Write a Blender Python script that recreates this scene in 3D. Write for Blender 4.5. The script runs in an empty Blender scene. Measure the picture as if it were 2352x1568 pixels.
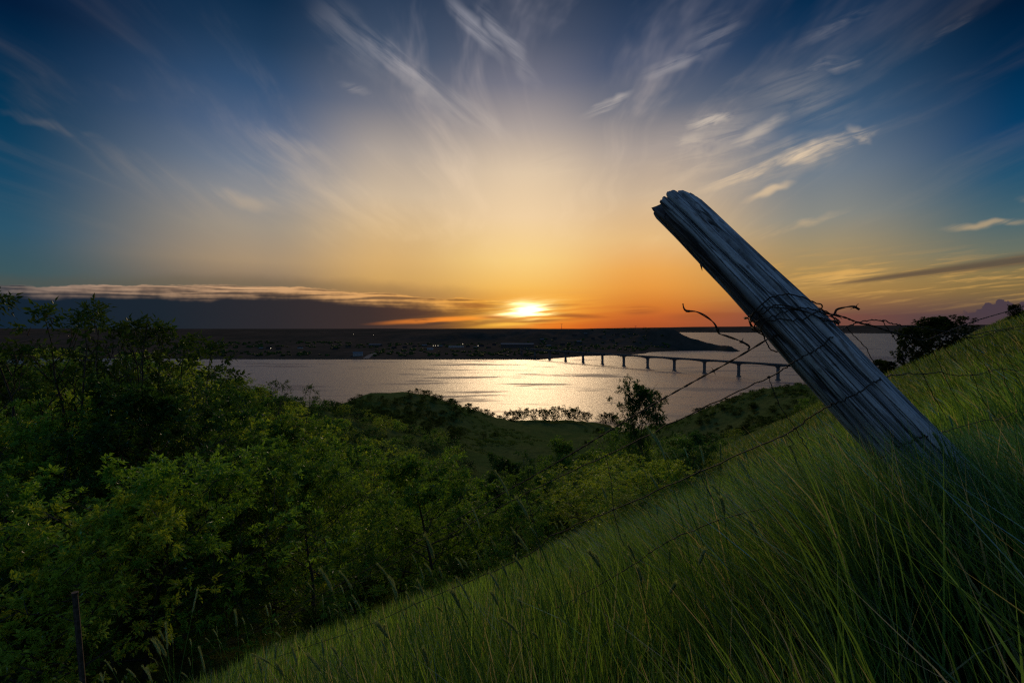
import bpy, math, random
import numpy as np
from mathutils import Vector, Matrix

scene = bpy.context.scene
COL = scene.collection
EYE = 80.0                      # metres above the lake
FPX = 1176.0                    # focal length of the photograph in its own display pixels (2352 wide)
PITCH = math.atan(29 / 1176)

def lin(c):
    return tuple(((v / 255) / 12.92 if v / 255 <= 0.04045 else ((v / 255 + 0.055) / 1.055) ** 2.4) for v in c) + (1.0,)

# ------------------------------------------------------------------ camera
cam_d = bpy.data.cameras.new('camera')
cam = bpy.data.objects.new('camera', cam_d); COL.objects.link(cam)
cam_d.sensor_width = 36; cam_d.lens = 18; cam_d.clip_start = 0.05; cam_d.clip_end = 80000
cam.location = (0, 0, EYE); cam.rotation_euler = (math.pi / 2 - PITCH, 0, 0)
scene.camera = cam

# ------------------------------------------------------------------ view and render
scene.view_settings.view_transform = 'Standard'; scene.view_settings.look = 'None'
scene.view_settings.exposure = 0.0; scene.view_settings.gamma = 1.0
scene.render.engine = 'CYCLES'
scene.cycles.use_denoising = False; scene.cycles.pixel_filter_type = 'BLACKMAN_HARRIS'; scene.cycles.filter_width = 1.3
scene.cycles.max_bounces = 6; scene.cycles.diffuse_bounces = 3; scene.cycles.glossy_bounces = 3
scene.cycles.transmission_bounces = 4; scene.cycles.transparent_max_bounces = 8
scene.cycles.sample_clamp_indirect = 3.0

# ------------------------------------------------------------------ sun
SUN_AZ = math.radians(1.4); SUN_EL = math.radians(22)
sd = bpy.data.lights.new('sun', 'SUN'); sd.energy = 1.1; sd.angle = math.radians(16); sd.color = (1.0, 0.70, 0.40)
so = bpy.data.objects.new('sun', sd); COL.objects.link(so)
sv = Vector((math.sin(SUN_AZ) * math.cos(SUN_EL), math.cos(SUN_AZ) * math.cos(SUN_EL), math.sin(SUN_EL)))
so.rotation_euler = sv.to_track_quat('Z', 'Y').to_euler(); so.location = (0, 30, 140)

# ------------------------------------------------------------------ sky
class G:                                    # a small expression builder over shader nodes
    def __init__(s, nt): s.nt = nt
    def node(s, t): return s.nt.nodes.new(t)
    def put(s, sock, v):
        if isinstance(v, E): s.nt.links.new(v.s, sock)
        elif isinstance(v, (int, float)): sock.default_value = v
        else: sock.default_value = v
    def m(s, op, a, b=0.0, c=0.0):
        n = s.node('ShaderNodeMath'); n.operation = op
        s.put(n.inputs[0], a); s.put(n.inputs[1], b); s.put(n.inputs[2], c)
        return E(s, n.outputs[0])
    def sstep(s, x, a, b):
        n = s.node('ShaderNodeMapRange'); n.interpolation_type = 'SMOOTHSTEP'
        s.put(n.inputs[0], x); s.put(n.inputs[1], a); s.put(n.inputs[2], b); n.inputs[3].default_value = 0; n.inputs[4].default_value = 1
        return E(s, n.outputs[0])
    def lstep(s, x, a, b):
        n = s.node('ShaderNodeMapRange'); n.clamp = True
        s.put(n.inputs[0], x); s.put(n.inputs[1], a); s.put(n.inputs[2], b); n.inputs[3].default_value = 0; n.inputs[4].default_value = 1
        return E(s, n.outputs[0])
    def xyz(s, x, y, z=0.0):
        n = s.node('ShaderNodeCombineXYZ'); s.put(n.inputs[0], x); s.put(n.inputs[1], y); s.put(n.inputs[2], z)
        return E(s, n.outputs[0])
    def noise(s, vec, scale=1.0, detail=4, rough=0.5, dist=0.0, lac=2.0, dim='2D'):
        n = s.node('ShaderNodeTexNoise'); n.noise_dimensions = dim; s.put(n.inputs['Vector'], vec)
        n.inputs['Scale'].default_value = scale; n.inputs['Detail'].default_value = detail
        n.inputs['Roughness'].default_value = rough; n.inputs['Distortion'].default_value = dist; n.inputs['Lacunarity'].default_value = lac
        return E(s, n.outputs[0])
    def mix(s, f, a, b, mode='MIX'):
        n = s.node('ShaderNodeMix'); n.data_type = 'RGBA'; n.blend_type = mode
        s.put(n.inputs[0], f); s.put(n.inputs[6], a); s.put(n.inputs[7], b)
        return E(s, n.outputs[2])
    def ramp(s, f, stops, interp='LINEAR'):
        n = s.node('ShaderNodeValToRGB'); cr = n.color_ramp; cr.interpolation = interp
        stops = sorted(stops)
        while len(cr.elements) < len(stops): cr.elements.new(0.5)
        for e, (p, c) in zip(cr.elements, stops): e.position = p; e.color = c
        s.put(n.inputs[0], f)
        return E(s, n.outputs[0])
class E:
    def __init__(s, g, sock): s.g = g; s.s = sock
    def __add__(s, o): return s.g.m('ADD', s, o)
    __radd__ = __add__
    def __mul__(s, o): return s.g.m('MULTIPLY', s, o)
    __rmul__ = __mul__
    def __sub__(s, o): return s.g.m('SUBTRACT', s, o)
    def __rsub__(s, o): return s.g.m('SUBTRACT', o, s)
    def __truediv__(s, o): return s.g.m('DIVIDE', s, o)

world = bpy.data.worlds.new('World'); scene.world = world; world.use_nodes = True
nt = world.node_tree; nt.nodes.clear(); g = G(nt)
tc = g.node('ShaderNodeTexCoord'); sep = g.node('ShaderNodeSeparateXYZ')
nt.links.new(tc.outputs['Generated'], sep.inputs[0])
dx, dy, dz = (E(g, sep.outputs[i]) for i in range(3))
az = g.m('MULTIPLY', g.m('ARCTAN2', dx, dy), 57.29578)
el = g.m('MULTIPLY', g.m('ARCSINE', dz), 57.29578)
elf = g.m('DIVIDE', g.m('MAXIMUM', el, 0.0), 90.0)
ZEN = (46, 80, 124); UPP = (30, 58, 98)
def station(a, stops, extra=None):
    out = []
    for y, c in stops:
        out.append((max(0.0, math.degrees(math.atan((755 - y) / FPX * math.cos(math.radians(a))))) / 90, lin(c)))
    out.append((0.62, lin(extra or UPP))); out.append((1.0, lin(ZEN)))
    return g.ramp(elf, out)
def away(stops): return g.ramp(elf, [(e / 90, lin(c)) for e, c in stops])
ST = [
 (-180, away([(0, (84, 92, 108)), (8, (122, 134, 160)), (20, (122, 148, 182)), (45, (84, 118, 162)), (90, ZEN)])),
 (-95, away([(0, (54, 62, 72)), (8, (74, 100, 124)), (20, (68, 108, 144)), (45, (56, 94, 140)), (90, ZEN)])),
 (-45, station(45, [(755, (50, 60, 64)), (690, (58, 78, 82)), (625, (60, 86, 92)), (525, (44, 84, 106)), (400, (20, 70, 100)), (250, (4, 54, 85)), (100, (0, 40, 71)), (0, (2, 26, 55))])),
 (-26, station(26, [(755, (90, 70, 55)), (690, (120, 105, 82)), (640, (144, 122, 98)), (600, (168, 144, 114)), (525, (160, 148, 132)), (450, (142, 142, 144)), (380, (112, 124, 142)), (300, (82, 102, 132)), (200, (52, 80, 114)), (100, (30, 58, 88)), (0, (12, 42, 71))])),
 (-13, station(13, [(755, (150, 95, 50)), (690, (190, 135, 75)), (640, (210, 165, 98)), (600, (216, 174, 112)), (525, (212, 180, 134)), (450, (206, 184, 156)), (350, (174, 162, 152)), (250, (116, 118, 130)), (130, (68, 84, 108)), (0, (44, 62, 88))])),
 (1.4, station(0, [(755, (235, 110, 30)), (725, (240, 140, 42)), (690, (244, 172, 72)), (660, (247, 190, 94)), (600, (249, 208, 130)), (500, (240, 208, 164)), (400, (222, 198, 168)), (300, (172, 160, 154)), (200, (118, 118, 132)), (100, (78, 86, 106)), (0, (54, 66, 88))])),
 (14.5, station(14.5, [(755, (168, 78, 40)), (730, (198, 98, 42)), (700, (214, 124, 48)), (660, (232, 154, 66)), (620, (236, 168, 84)), (550, (230, 187, 128)), (450, (204, 179, 150)), (350, (170, 157, 149)), (250, (102, 108, 124)), (150, (58, 76, 106)), (0, (34, 54, 82))])),
 (30.8, station(30.8, [(755, (92, 62, 60)), (725, (112, 76, 66)), (700, (142, 100, 68)), (670, (172, 132, 74)), (620, (170, 140, 88)), (560, (158, 142, 110)), (500, (138, 138, 130)), (400, (112, 124, 136)), (300, (72, 98, 126)), (200, (44, 75, 106)), (100, (22, 56, 90)), (0, (6, 42, 75))])),
 (45, station(45, [(755, (70, 56, 62)), (720, (84, 66, 68)), (695, (104, 84, 68)), (660, (132, 108, 66)), (620, (134, 116, 76)), (570, (104, 112, 100)), (500, (72, 100, 110)), (400, (30, 80, 110)), (300, (6, 62, 102)), (150, (0, 42, 76)), (0, (0, 25, 52))])),
 (95, away([(0, (54, 62, 72)), (8, (74, 100, 124)), (20, (68, 108, 144)), (45, (56, 94, 140)), (90, ZEN)])),
 (180, away([(0, (84, 92, 108)), (8, (122, 134, 160)), (20, (122, 148, 182)), (45, (84, 118, 162)), (90, ZEN)])),
]
sky = ST[0][1]
for (a0, _), (a1, r) in zip(ST[:-1], ST[1:]):
    sky = g.mix(g.sstep(az, a0, a1), sky, r)

# gnomonic sky coordinates (direction only), in units that read like the photograph's pixels
front = g.sstep(dy, 0.02, 0.25)
dyc = g.m('MAXIMUM', dy, 0.05)
X = 1176 + 1176 * (dx / dyc)
Y = 755 - 1176 * (dz / dyc)

def wnoise(ang, ls, ws, seed, detail=5, rough=0.55, dist=0.0):
    ca, sa = math.cos(math.radians(ang)), math.sin(math.radians(ang))
    a = (X * ca + Y * sa) * (1 / ls) + seed
    b = (Y * ca - X * sa) * (1 / ws) + seed * 2.3
    return g.noise(g.xyz(a, b, 0.0), 1.0, detail, rough, dist)
# broad veil of cirrus on a flat cloud deck: streaks run away from the viewer and converge near the sun
pz = g.m('MAXIMUM', dz, 0.0) + 0.10
cx = dx / pz; cy = dy / pz
warp = g.noise(g.xyz(cx + 3.0, cy, 0.0), 0.8, 2, 0.5)
veil = g.noise(g.xyz(cx * 2.6 + (warp - 0.5) * 0.9 + 5.0, cy * 0.5 + (warp - 0.5) * 0.9, 0.0), 1.0, 5, 0.6)
veil2 = g.noise(g.xyz(cx * 7.0 + (warp - 0.5) * 2.2 + 9.0, cy * 1.3, 0.0), 1.0, 4, 0.6)
vmask = g.sstep(veil, 0.44, 0.76) * (0.3 + 1.1 * g.sstep(veil2, 0.25, 0.75))
centre = g.m('EXPONENT', (az - 2) * (az - 2) * (-1 / 420.0))
vmask = vmask * (0.05 + 0.95 * centre) * g.sstep(el, 5, 16) * g.sstep(el, 75, 36) * front
cirrus_col = g.ramp(elf, [(0.0, lin((250, 190, 110))), (0.10, lin((250, 214, 160))), (0.2, lin((232, 208, 182))), (0.33, lin((172, 166, 176))), (0.6, lin((104, 120, 144)))])
sky = g.mix(g.m('MINIMUM', vmask * 0.50, 1.0), sky, cirrus_col)

# single wisps
nR = wnoise(-21, 240, 26, 3.1, 5, 0.60, 0.35)      # strokes rising to the right
nL = wnoise(40, 300, 34, 7.7, 5, 0.56, 0.2)       # strokes falling to the right
nF = wnoise(-14, 110, 24, 1.3, 5, 0.60, 0.6)
wx = (g.noise(g.xyz(X * 0.012, Y * 0.012, 0.0), 1.0, 2, 0.5) - 0.5) * 34
wy = (g.noise(g.xyz(X * 0.012 + 40, Y * 0.012, 0.0), 1.0, 2, 0.5) - 0.5) * 34
Xw = X + wx; Yw = Y + wy
XYV = g.xyz(Xw, Yw, 0.0); XYU = g.xyz(X + wx * 0.3, Y + wy * 0.12, 0.0)
def wisp(x0, y0, x1, y1, w0, w1, amp, n=None, raw=False):      # a soft elongated patch: one mapping, one length, one falloff
    L = math.hypot(x1 - x0, y1 - y0); w = (w0 + w1) / 2 * 2.0
    mp = g.node('ShaderNodeMapping'); mp.vector_type = 'TEXTURE'
    mp.inputs[1].default_value = ((x0 + x1) / 2, (y0 + y1) / 2, 0)
    mp.inputs[2].default_value = (0, 0, math.atan2(y1 - y0, x1 - x0))
    mp.inputs[3].default_value = (L * 0.62, w, 1)
    g.put(mp.inputs[0], XYU if raw else XYV)
    ln = g.node('ShaderNodeVectorMath'); ln.operation = 'LENGTH'; nt.links.new(mp.outputs[0], ln.inputs[0])
    mr = g.node('ShaderNodeMapRange'); mr.interpolation_type = 'SMOOTHSTEP'; nt.links.new(ln.outputs['Value'], mr.inputs[0])
    mr.inputs[1].default_value = 1.0; mr.inputs[2].default_value = 0.1; mr.inputs[3].default_value = 0; mr.inputs[4].default_value = amp
    e = E(g, mr.outputs[0])
    return e if n is None else e * g.sstep(n, 0.34, 0.62)
W = [
 (810, 60, 1050, 258, 26, 13, .50, nL), (1030, 5, 1160, 150, 16, 12, .48, nL), (1090, 0, 1230, 195, 18, 14, .40, nL), (940, 190, 1180, 330, 20, 26, .25, nL),
 (720, 10, 900, 180, 40, 30, .16, nL), (780, 205, 860, 222, 8, 8, .16, nF), (560, 295, 790, 385, 18, 16, .20, nL),
 (460, 430, 660, 490, 14, 14, .18, nL), (0, 258, 260, 330, 7, 9, .05, nL), (200, 330, 560, 520, 30, 26, .08, nL),
 (1340, 276, 1445, 220, 8, 8, .60, nR), (1470, 182, 1610, 134, 12, 10, .30, nR), (1560, 120, 1700, 60, 30, 26, .16, nR),
 (1590, 442, 1830, 362, 9, 14, .75, nR), (1730, 396, 1960, 312, 16, 16, .95, nR), (1860, 344, 2000, 302, 14, 9, .85, nF), (1600, 432, 1960, 318, 30, 30, .30, nR),
 (1935, 292, 1990, 335, 14, 8, .45, nF), (1530, 345, 1640, 312, 18, 14, .34, nF), (1560, 300, 1690, 274, 12, 14, .55, nF),
 (1640, 350, 1810, 268, 16, 12, .45, nR), (1690, 405, 1810, 362, 14, 16, .3, nR), (1700, 458, 1820, 418, 6, 7, .60, nR), (1480, 400, 1800, 280, 60, 60, .20, nF),
 (1835, 168, 1970, 148, 12, 12, .24, nF), (1800, 120, 2010, 20, 14, 10, .14, nR), (1700, 215, 1960, 240, 50, 40, .14, nR),
 (2110, 120, 2230, 35, 9, 6, .10, nR), (2150, 530, 2380, 508, 6, 8, .36, nR), (1700, 552, 1950, 484, 9, 7, .34, nR),
 (1430, 490, 1600, 440, 22, 26, .2, nR), (1160, 440, 1350, 370, 30, 36, .18, nF), (2320, 462, 2420, 446, 7, 7, .14, nR),
]
ws = None
for nn in (nR, nL, nF):
    acc = None
    for w in W:
        if w[7] is nn:
            e = wisp(*w[:7]); acc = e if acc is None else g.m('MAXIMUM', acc, e)
    acc = acc * g.sstep(nn, 0.28, 0.66)
    ws = acc if ws is None else g.m('MAXIMUM', ws, acc)
wisp_col = g.ramp(elf, [(0.0, lin((252, 196, 112))), (0.12, lin((238, 200, 146))), (0.22, lin((226, 208, 186))), (0.30, lin((196, 190, 192))), (0.40, lin((160, 164, 182)))])
sky = g.mix(g.m('MINIMUM', ws * front, 1.0), sky, wisp_col)

# gold streaks low on the right and the long dark contrail shadow band
low = wnoise(-7, 160, 9, 12.2, 4, 0.6, 0.3)
gold = g.sstep(low, 0.48, 0.70) * g.sstep(X, 1500, 1900) * g.m('EXPONENT', ((Y - 645) * (1 / 48)) * ((Y - 645) * (1 / 48)) * -1.0)
sky = g.mix(gold * 0.55 * front, sky, lin((214, 164, 88)))
gw = wisp(1810, 662, 2060, 612, 10, 20, .75, low); sky = g.mix(gw * front, sky, lin((222, 172, 96)))
line = Y + (X - 1880) * 0.128 - 657
th = 2.0 + g.lstep(X, 1850, 2352) * 11.0
q = line / th
band = g.m('EXPONENT', g.m('POWER', g.m('ABSOLUTE', q), 2.6) * -1.0) * g.sstep(X, 1850, 1990) * (0.75 + 0.35 * low)
sky = g.mix(g.m('MINIMUM', band * 0.85, 1.0) * front, sky, lin((84, 70, 62)))
# long purple haze bank along the right horizon
hn = wnoise(-1, 260, 14, 21.0, 3, 0.6)
hz_top = 716 + (hn - 0.5) * 26
hz = g.sstep(Y, hz_top, hz_top + 9) * g.sstep(X, 1380, 1820)
sky = g.mix(hz * 0.72 * front, sky, g.mix(g.lstep(X, 1500, 2150), lin((176, 92, 52)), lin((84, 66, 68))))
# cumulus heads at the right edge
cn = g.noise(g.xyz(X * 0.030, Y * 0.034, 3.0), 1.0, 4, 0.55)
cb = g.m('EXPONENT', ((X - 2290) * (1 / 34)) * ((X - 2290) * (1 / 34)) * -1.0) * 26 + g.sstep(X, 2250, 2480) * 52
cb = cb + g.m('EXPONENT', ((X - 2262) * (1 / 18)) * ((X - 2262) * (1 / 18)) * -1.0) * 9
ctop = 722 - cb + (cn - 0.5) * 46
cm = g.sstep(Y, ctop - 1.5, ctop + 2.5) * g.sstep(X, 2195, 2235)
sky = g.mix(cm * front, sky, g.mix(g.lstep(Y, 680, 755), lin((72, 60, 70)), lin((76, 60, 66))))

# dark cloud bank on the left with a lit, streaked upper edge
bn = wnoise(0.8, 240, 7, 31.0, 4, 0.6, 0.4)
bn2 = g.noise(g.xyz(X * 0.007, Y * 0.012, 6.0), 1.0, 4, 0.6)
top = 655 + (bn2 - 0.5) * 26 + g.sstep(X, 560, 1200) * 36
shade = g.sstep(Y, top - 34, top - 4) * g.sstep(X, 1330, 900)
sky = g.mix(shade * 0.34 * front, sky, lin((92, 84, 66)))
body_c = g.ramp(X * (1 / 2352), [(0.0, lin((18, 34, 50))), (0.16, lin((28, 37, 47))), (0.27, lin((45, 42, 46))), (0.36, lin((61, 48, 46))), (0.43, lin((86, 58, 46))), (0.48, lin((134, 84, 42))), (0.52, lin((190, 110, 40)))])
bfade = g.sstep(X + (bn - 0.5) * 150, 1300, 1120)
body = g.sstep(Y, top, top + 5) * bfade
sky = g.mix(body * front, sky, body_c)
lit_c = g.ramp(X * (1 / 2352), [(0.0, lin((92, 88, 88))), (0.08, lin((176, 146, 124))), (0.25, lin((214, 168, 124))), (0.38, lin((240, 176, 102))), (0.47, lin((255, 178, 70))), (0.52, lin((255, 205, 100)))])
lit = g.sstep(Y, top - 1, top + 3) * g.sstep(Y, top + 36, top + 10) * (0.25 + 0.75 * g.sstep(bn + (bn2 - 0.5) * 0.5, 0.34, 0.62)) * g.sstep(X, 1330, 1180)
sky = g.mix(lit * 0.88 * front, sky, lit_c)
# the low orange rift under the bank, near the sun
rn = wnoise(-3, 150, 7, 41.0, 4, 0.58, 0.4)
r1 = wisp(860, 743, 1230, 722, 4, 5, 1.0, rn + 0.14, True); sky = g.mix(r1 * front, sky, lin((250, 140, 48)))
r2 = wisp(1080, 752, 1300, 730, 4, 5, 1.0, rn + 0.16, True); sky = g.mix(r2 * front, sky, lin((255, 190, 70)))

# the sun behind thin cloud: a white core, yellow glow, thin bars across it
XB = X + (rn - 0.5) * 130 + (low - 0.5) * 60; YB = Y + (rn - 0.5) * 20 + (Xw - 1206) * 0.10
def blob(x0, y0, rx, ry, p=1.0):
    a = (XB - x0) * (1 / rx); b = (YB - y0) * (1 / ry)
    return g.m('EXPONENT', g.m('POWER', a * a + b * b, p) * -1.0)
bars = g.sstep(rn, 0.62, 0.48)
glow2 = blob(1205, 714, 130, 34) * front
sky = g.mix(g.m('MINIMUM', glow2 * (0.45 + 0.5 * bars), 1.0), sky, lin((255, 176, 60)))
glow1 = blob(1207, 712, 62, 21) * (0.45 + 0.55 * bars) * front
sky = g.mix(g.m('MINIMUM', glow1 * 1.15, 1.0), sky, lin((255, 222, 128)))
core = blob(1206, 712, 32, 14, 1.0) * g.sstep(Y + (rn - 0.5) * 22, 736, 724) * front
corec = g.node('ShaderNodeMix'); corec.data_type = 'RGBA'; corec.blend_type = 'ADD'
g.put(corec.inputs[0], core); g.put(corec.inputs[6], sky); corec.inputs[7].default_value = (2.8, 2.2, 1.3, 1)
sky = E(g, corec.outputs[2])
for (x0, y0, x1, y1, wa, wb, am) in [(1235, 722, 1400, 728, 3, 5, .7), (1030, 700, 1160, 704, 6, 4, .5), (1130, 739, 1330, 735, 3, 3, .75), (1090, 727, 1190, 731, 3, 3, .6), (1215, 704, 1330, 700, 3, 4, .45), (1120, 712, 1178, 708, 3, 3, .4), (1420, 716, 1520, 712, 7, 8, .5), (1520, 728, 1700, 722, 6, 10, .4)]:
    sky = g.mix(wisp(x0, y0, x1, y1, wa, wb, am, rn + 0.1, True) * front, sky, lin((150, 82, 44)))
# below the horizon the sky never shows; keep it dark
sky = g.mix(g.sstep(el, -0.6, -4), sky, lin((24, 26, 30)))
nish = g.node('ShaderNodeTexSky'); nish.sky_type = 'NISHITA'; nish.sun_disc = False
nish.sun_elevation = SUN_EL; nish.sun_rotation = SUN_AZ; nish.altitude = 500; nish.dust_density = 1.5
bg1 = g.node('ShaderNodeBackground'); g.put(bg1.inputs[0], sky); bg1.inputs[1].default_value = 1.0
bg2 = g.node('ShaderNodeBackground'); nt.links.new(nish.outputs[0], bg2.inputs[0]); bg2.inputs[1].default_value = 0.0
add = g.node('ShaderNodeAddShader'); nt.links.new(bg1.outputs[0], add.inputs[0]); nt.links.new(bg2.outputs[0], add.inputs[1])
wo = g.node('ShaderNodeOutputWorld'); nt.links.new(add.outputs[0], wo.inputs[0])
world.cycles.sampling_method = 'MANUAL'; world.cycles.sample_map_resolution = 512

# ------------------------------------------------------------------ helpers
random.seed(7); RNG = np.random.default_rng(11)

def at(px, py, depth):                       # a pixel of the photograph and a distance ahead -> a place in the world
    xc = (px - 1176) / FPX; yc = (784 - py) / FPX
    f = math.cos(PITCH) + yc * math.sin(PITCH); z = yc * math.cos(PITCH) - math.sin(PITCH)
    return Vector((xc / f * depth, depth, EYE + z / f * depth))

def tag(o, label=None, cat=None, group=None, kind=None):
    if label: o['label'] = label
    if cat: o['category'] = cat
    if group: o['group'] = group
    if kind: o['kind'] = kind
    return o

def empty(name, loc=(0, 0, 0), rz=0.0):
    o = bpy.data.objects.new(name, None); COL.objects.link(o); o.location = loc; o.rotation_euler = (0, 0, rz)
    o.empty_display_size = 0.2
    return o

def mesh_np(name, V, F, mats, smooth=False):
    """V (n,3); F list of int arrays (m,k)"""
    me = bpy.data.meshes.new(name)
    V = np.asarray(V, dtype=np.float32)
    me.vertices.add(len(V)); me.vertices.foreach_set('co', V.ravel())
    if not isinstance(F, list): F = [F]
    F = [np.asarray(f, dtype=np.int32) for f in F if len(f)]
    nl = sum(f.size for f in F); npoly = sum(len(f) for f in F)
    me.loops.add(nl); me.loops.foreach_set('vertex_index', np.concatenate([f.ravel() for f in F]))
    tot = np.concatenate([np.full(len(f), f.shape[1], dtype=np.int32) for f in F])
    st = np.concatenate([[0], np.cumsum(tot)[:-1]]).astype(np.int32)
    me.polygons.add(npoly); me.polygons.foreach_set('loop_start', st)
    me.polygons.foreach_set('use_smooth', np.full(npoly, smooth))
    me.update(calc_edges=True); me.validate()
    for m in (mats if isinstance(mats, list) else [mats]):
        if m is not None: me.materials.append(m)
    return me

def link(name, me, parent=None, loc=None):
    o = bpy.data.objects.new(name, me); COL.objects.link(o)
    if parent is not None: o.parent = parent
    if loc is not None: o.location = loc
    return o

class MB:                                     # collects boxes, prisms and tubes for one mesh
    def __init__(s): s.v = []; s.f = []
    def add(s, vs, fs):
        b = len(s.v); s.v += [tuple(v) for v in vs]; s.f += [tuple(b + i for i in f) for f in fs]
    def box(s, x0, x1, y0, y1, z0, z1):
        s.add([(x0, y0, z0), (x1, y0, z0), (x1, y1, z0), (x0, y1, z0), (x0, y0, z1), (x1, y0, z1), (x1, y1, z1), (x0, y1, z1)],
              [(0, 3, 2, 1), (4, 5, 6, 7), (0, 1, 5, 4), (1, 2, 6, 5), (2, 3, 7, 6), (3, 0, 4, 7)])
    def tube(s, pts, rad, n=6, caps=True):
        pts = [Vector(p) for p in pts]; rads = rad if isinstance(rad, (list, tuple)) else [rad] * len(pts)
        rings = []; ref = None
        for i, p in enumerate(pts):
            t = (pts[min(i + 1, len(pts) - 1)] - pts[max(i - 1, 0)]).normalized()
            if ref is None: ref = Vector((0, 0, 1)) if abs(t.z) < 0.9 else Vector((1, 0, 0))
            a = (ref - t * ref.dot(t)).normalized(); b = t.cross(a); ref = a
            rings.append([p + (a * math.cos(k * 2 * math.pi / n) + b * math.sin(k * 2 * math.pi / n)) * rads[i] for k in range(n)])
        vs = [v for r in rings for v in r]; fs = []
        for i in range(len(rings) - 1):
            for k in range(n): fs.append((i * n + k, i * n + (k + 1) % n, (i + 1) * n + (k + 1) % n, (i + 1) * n + k))
        if caps: fs.append(tuple(range(n))[::-1]); fs.append(tuple((len(rings) - 1) * n + k for k in range(n)))
        s.add(vs, fs)
    def build(s, name, m, parent=None, loc=None, smooth=False):
        me = bpy.data.meshes.new(name); me.from_pydata(s.v, [], s.f); me.update()
        if smooth: me.polygons.foreach_set('use_smooth', [True] * len(me.polygons))
        me.materials.append(m)
        return link(name, me, parent, loc)

# numpy gradient-free value noise (quintic), fbm
_perm = np.random.default_rng(5).random((256, 256))
def vnoise(x, y):
    xi = np.floor(x).astype(int); yi = np.floor(y).astype(int); fx = x - xi; fy = y - yi
    fx = fx * fx * fx * (fx * (fx * 6 - 15) + 10); fy = fy * fy * fy * (fy * (fy * 6 - 15) + 10)
    a = _perm[xi % 256, yi % 256]; b = _perm[(xi + 1) % 256, yi % 256]; c = _perm[xi % 256, (yi + 1) % 256]; d = _perm[(xi + 1) % 256, (yi + 1) % 256]
    return (a * (1 - fx) + b * fx) * (1 - fy) + (c * (1 - fx) + d * fx) * fy - 0.5
def fbm(x, y, o=4):
    s = 0; a = 1.0
    for k in range(o): s = s + a * vnoise(x * 2 ** k + 17.3 * k, y * 2 ** k + 9.1 * k); a *= 0.5
    return s
def sst(x, a, b):
    t = np.clip((x - a) / (b - a), 0, 1); return t * t * (3 - 2 * t)

# ------------------------------------------------------------------ materials
def mat(name):
    m = bpy.data.materials.new(name); m.use_nodes = True; m.node_tree.nodes.clear()
    gg = G(m.node_tree); out = gg.node('ShaderNodeOutputMaterial')
    return m, gg, out
def principled(gg, out, **kw):
    p = gg.node('ShaderNodeBsdfPrincipled')
    for k, v in kw.items():
        gg.put(p.inputs[k.replace('_', ' ')], v)
    gg.nt.links.new(p.outputs[0], out.inputs[0])
    return p
def pos(gg, obj=False):
    if obj:
        t = gg.node('ShaderNodeTexCoord'); return E(gg, t.outputs['Object'])
    n = gg.node('ShaderNodeNewGeometry'); return E(gg, n.outputs['Position'])
def scaled(gg, v, s):
    n = gg.node('ShaderNodeMapping'); gg.put(n.inputs[0], v); n.inputs[3].default_value = s
    return E(gg, n.outputs[0])
def bump(gg, h, strength, dist):
    n = gg.node('ShaderNodeBump'); gg.put(n.inputs['Height'], h); n.inputs['Strength'].default_value = strength; n.inputs['Distance'].default_value = dist
    return E(gg, n.outputs[0])

def plain(name, c, rough=0.8, var=0.25, scale=3.0, metal=0.0, spec=0.3):
    m, gg, out = mat(name)
    n = gg.noise(pos(gg, True), scale, 4, 0.6, dim='3D')
    col = gg.mix(gg.sstep(n, 0.3, 0.7), tuple(v * (1 - var) for v in c) + (1,), tuple(min(1, v * (1 + var)) for v in c) + (1,))
    p = principled(gg, out, Roughness=rough, Metallic=metal); gg.put(p.inputs['Base Color'], col); p.inputs['Specular IOR Level'].default_value = spec
    return m

def hill_mat():
    m, gg, out = mat('hillside_grass_soil')
    P = pos(gg)
    n1 = gg.noise(P, 0.03, 6, 0.65, dim='3D'); n2 = gg.noise(P, 0.35, 5, 0.6, dim='3D'); n3 = gg.noise(scaled(gg, P, (1, 1, 0.3)), 9.0, 3, 0.6, dim='3D')
    c = gg.mix(gg.sstep(n1, 0.35, 0.65), (0.045, 0.078, 0.020, 1), (0.078, 0.098, 0.030, 1))
    c = gg.mix(gg.sstep(n2, 0.40, 0.70) * 0.7, c, (0.022, 0.038, 0.012, 1))
    c = gg.mix(gg.sstep(n3, 0.45, 0.75) * 0.6, c, (0.095, 0.115, 0.038, 1))
    p = principled(gg, out, Roughness=0.95); gg.put(p.inputs['Base Color'], c); p.inputs['Specular IOR Level'].default_value = 0.0
    gg.put(p.inputs['Normal'], bump(gg, n2 * 0.6 + n3 * 0.25, 0.9, 0.5))
    return m
def far_mat():
    m, gg, out = mat('far_prairie')
    P = pos(gg)
    n1 = gg.noise(scaled(gg, P, (1, 0.5, 3)), 0.004, 5, 0.65, dim='3D'); n2 = gg.noise(P, 0.03, 5, 0.65, dim='3D')
    c = gg.mix(gg.sstep(n1, 0.35, 0.65), (0.036, 0.034, 0.027, 1), (0.064, 0.050, 0.039, 1))
    c = gg.mix(gg.sstep(n2, 0.45, 0.7) * 0.7, c, (0.026, 0.028, 0.021, 1))
    p = principled(gg, out, Roughness=1.0); gg.put(p.inputs['Base Color'], c); p.inputs['Specular IOR Level'].default_value = 0.0
    gg.put(p.inputs['Normal'], bump(gg, n2, 0.6, 8.0))
    return m
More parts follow.
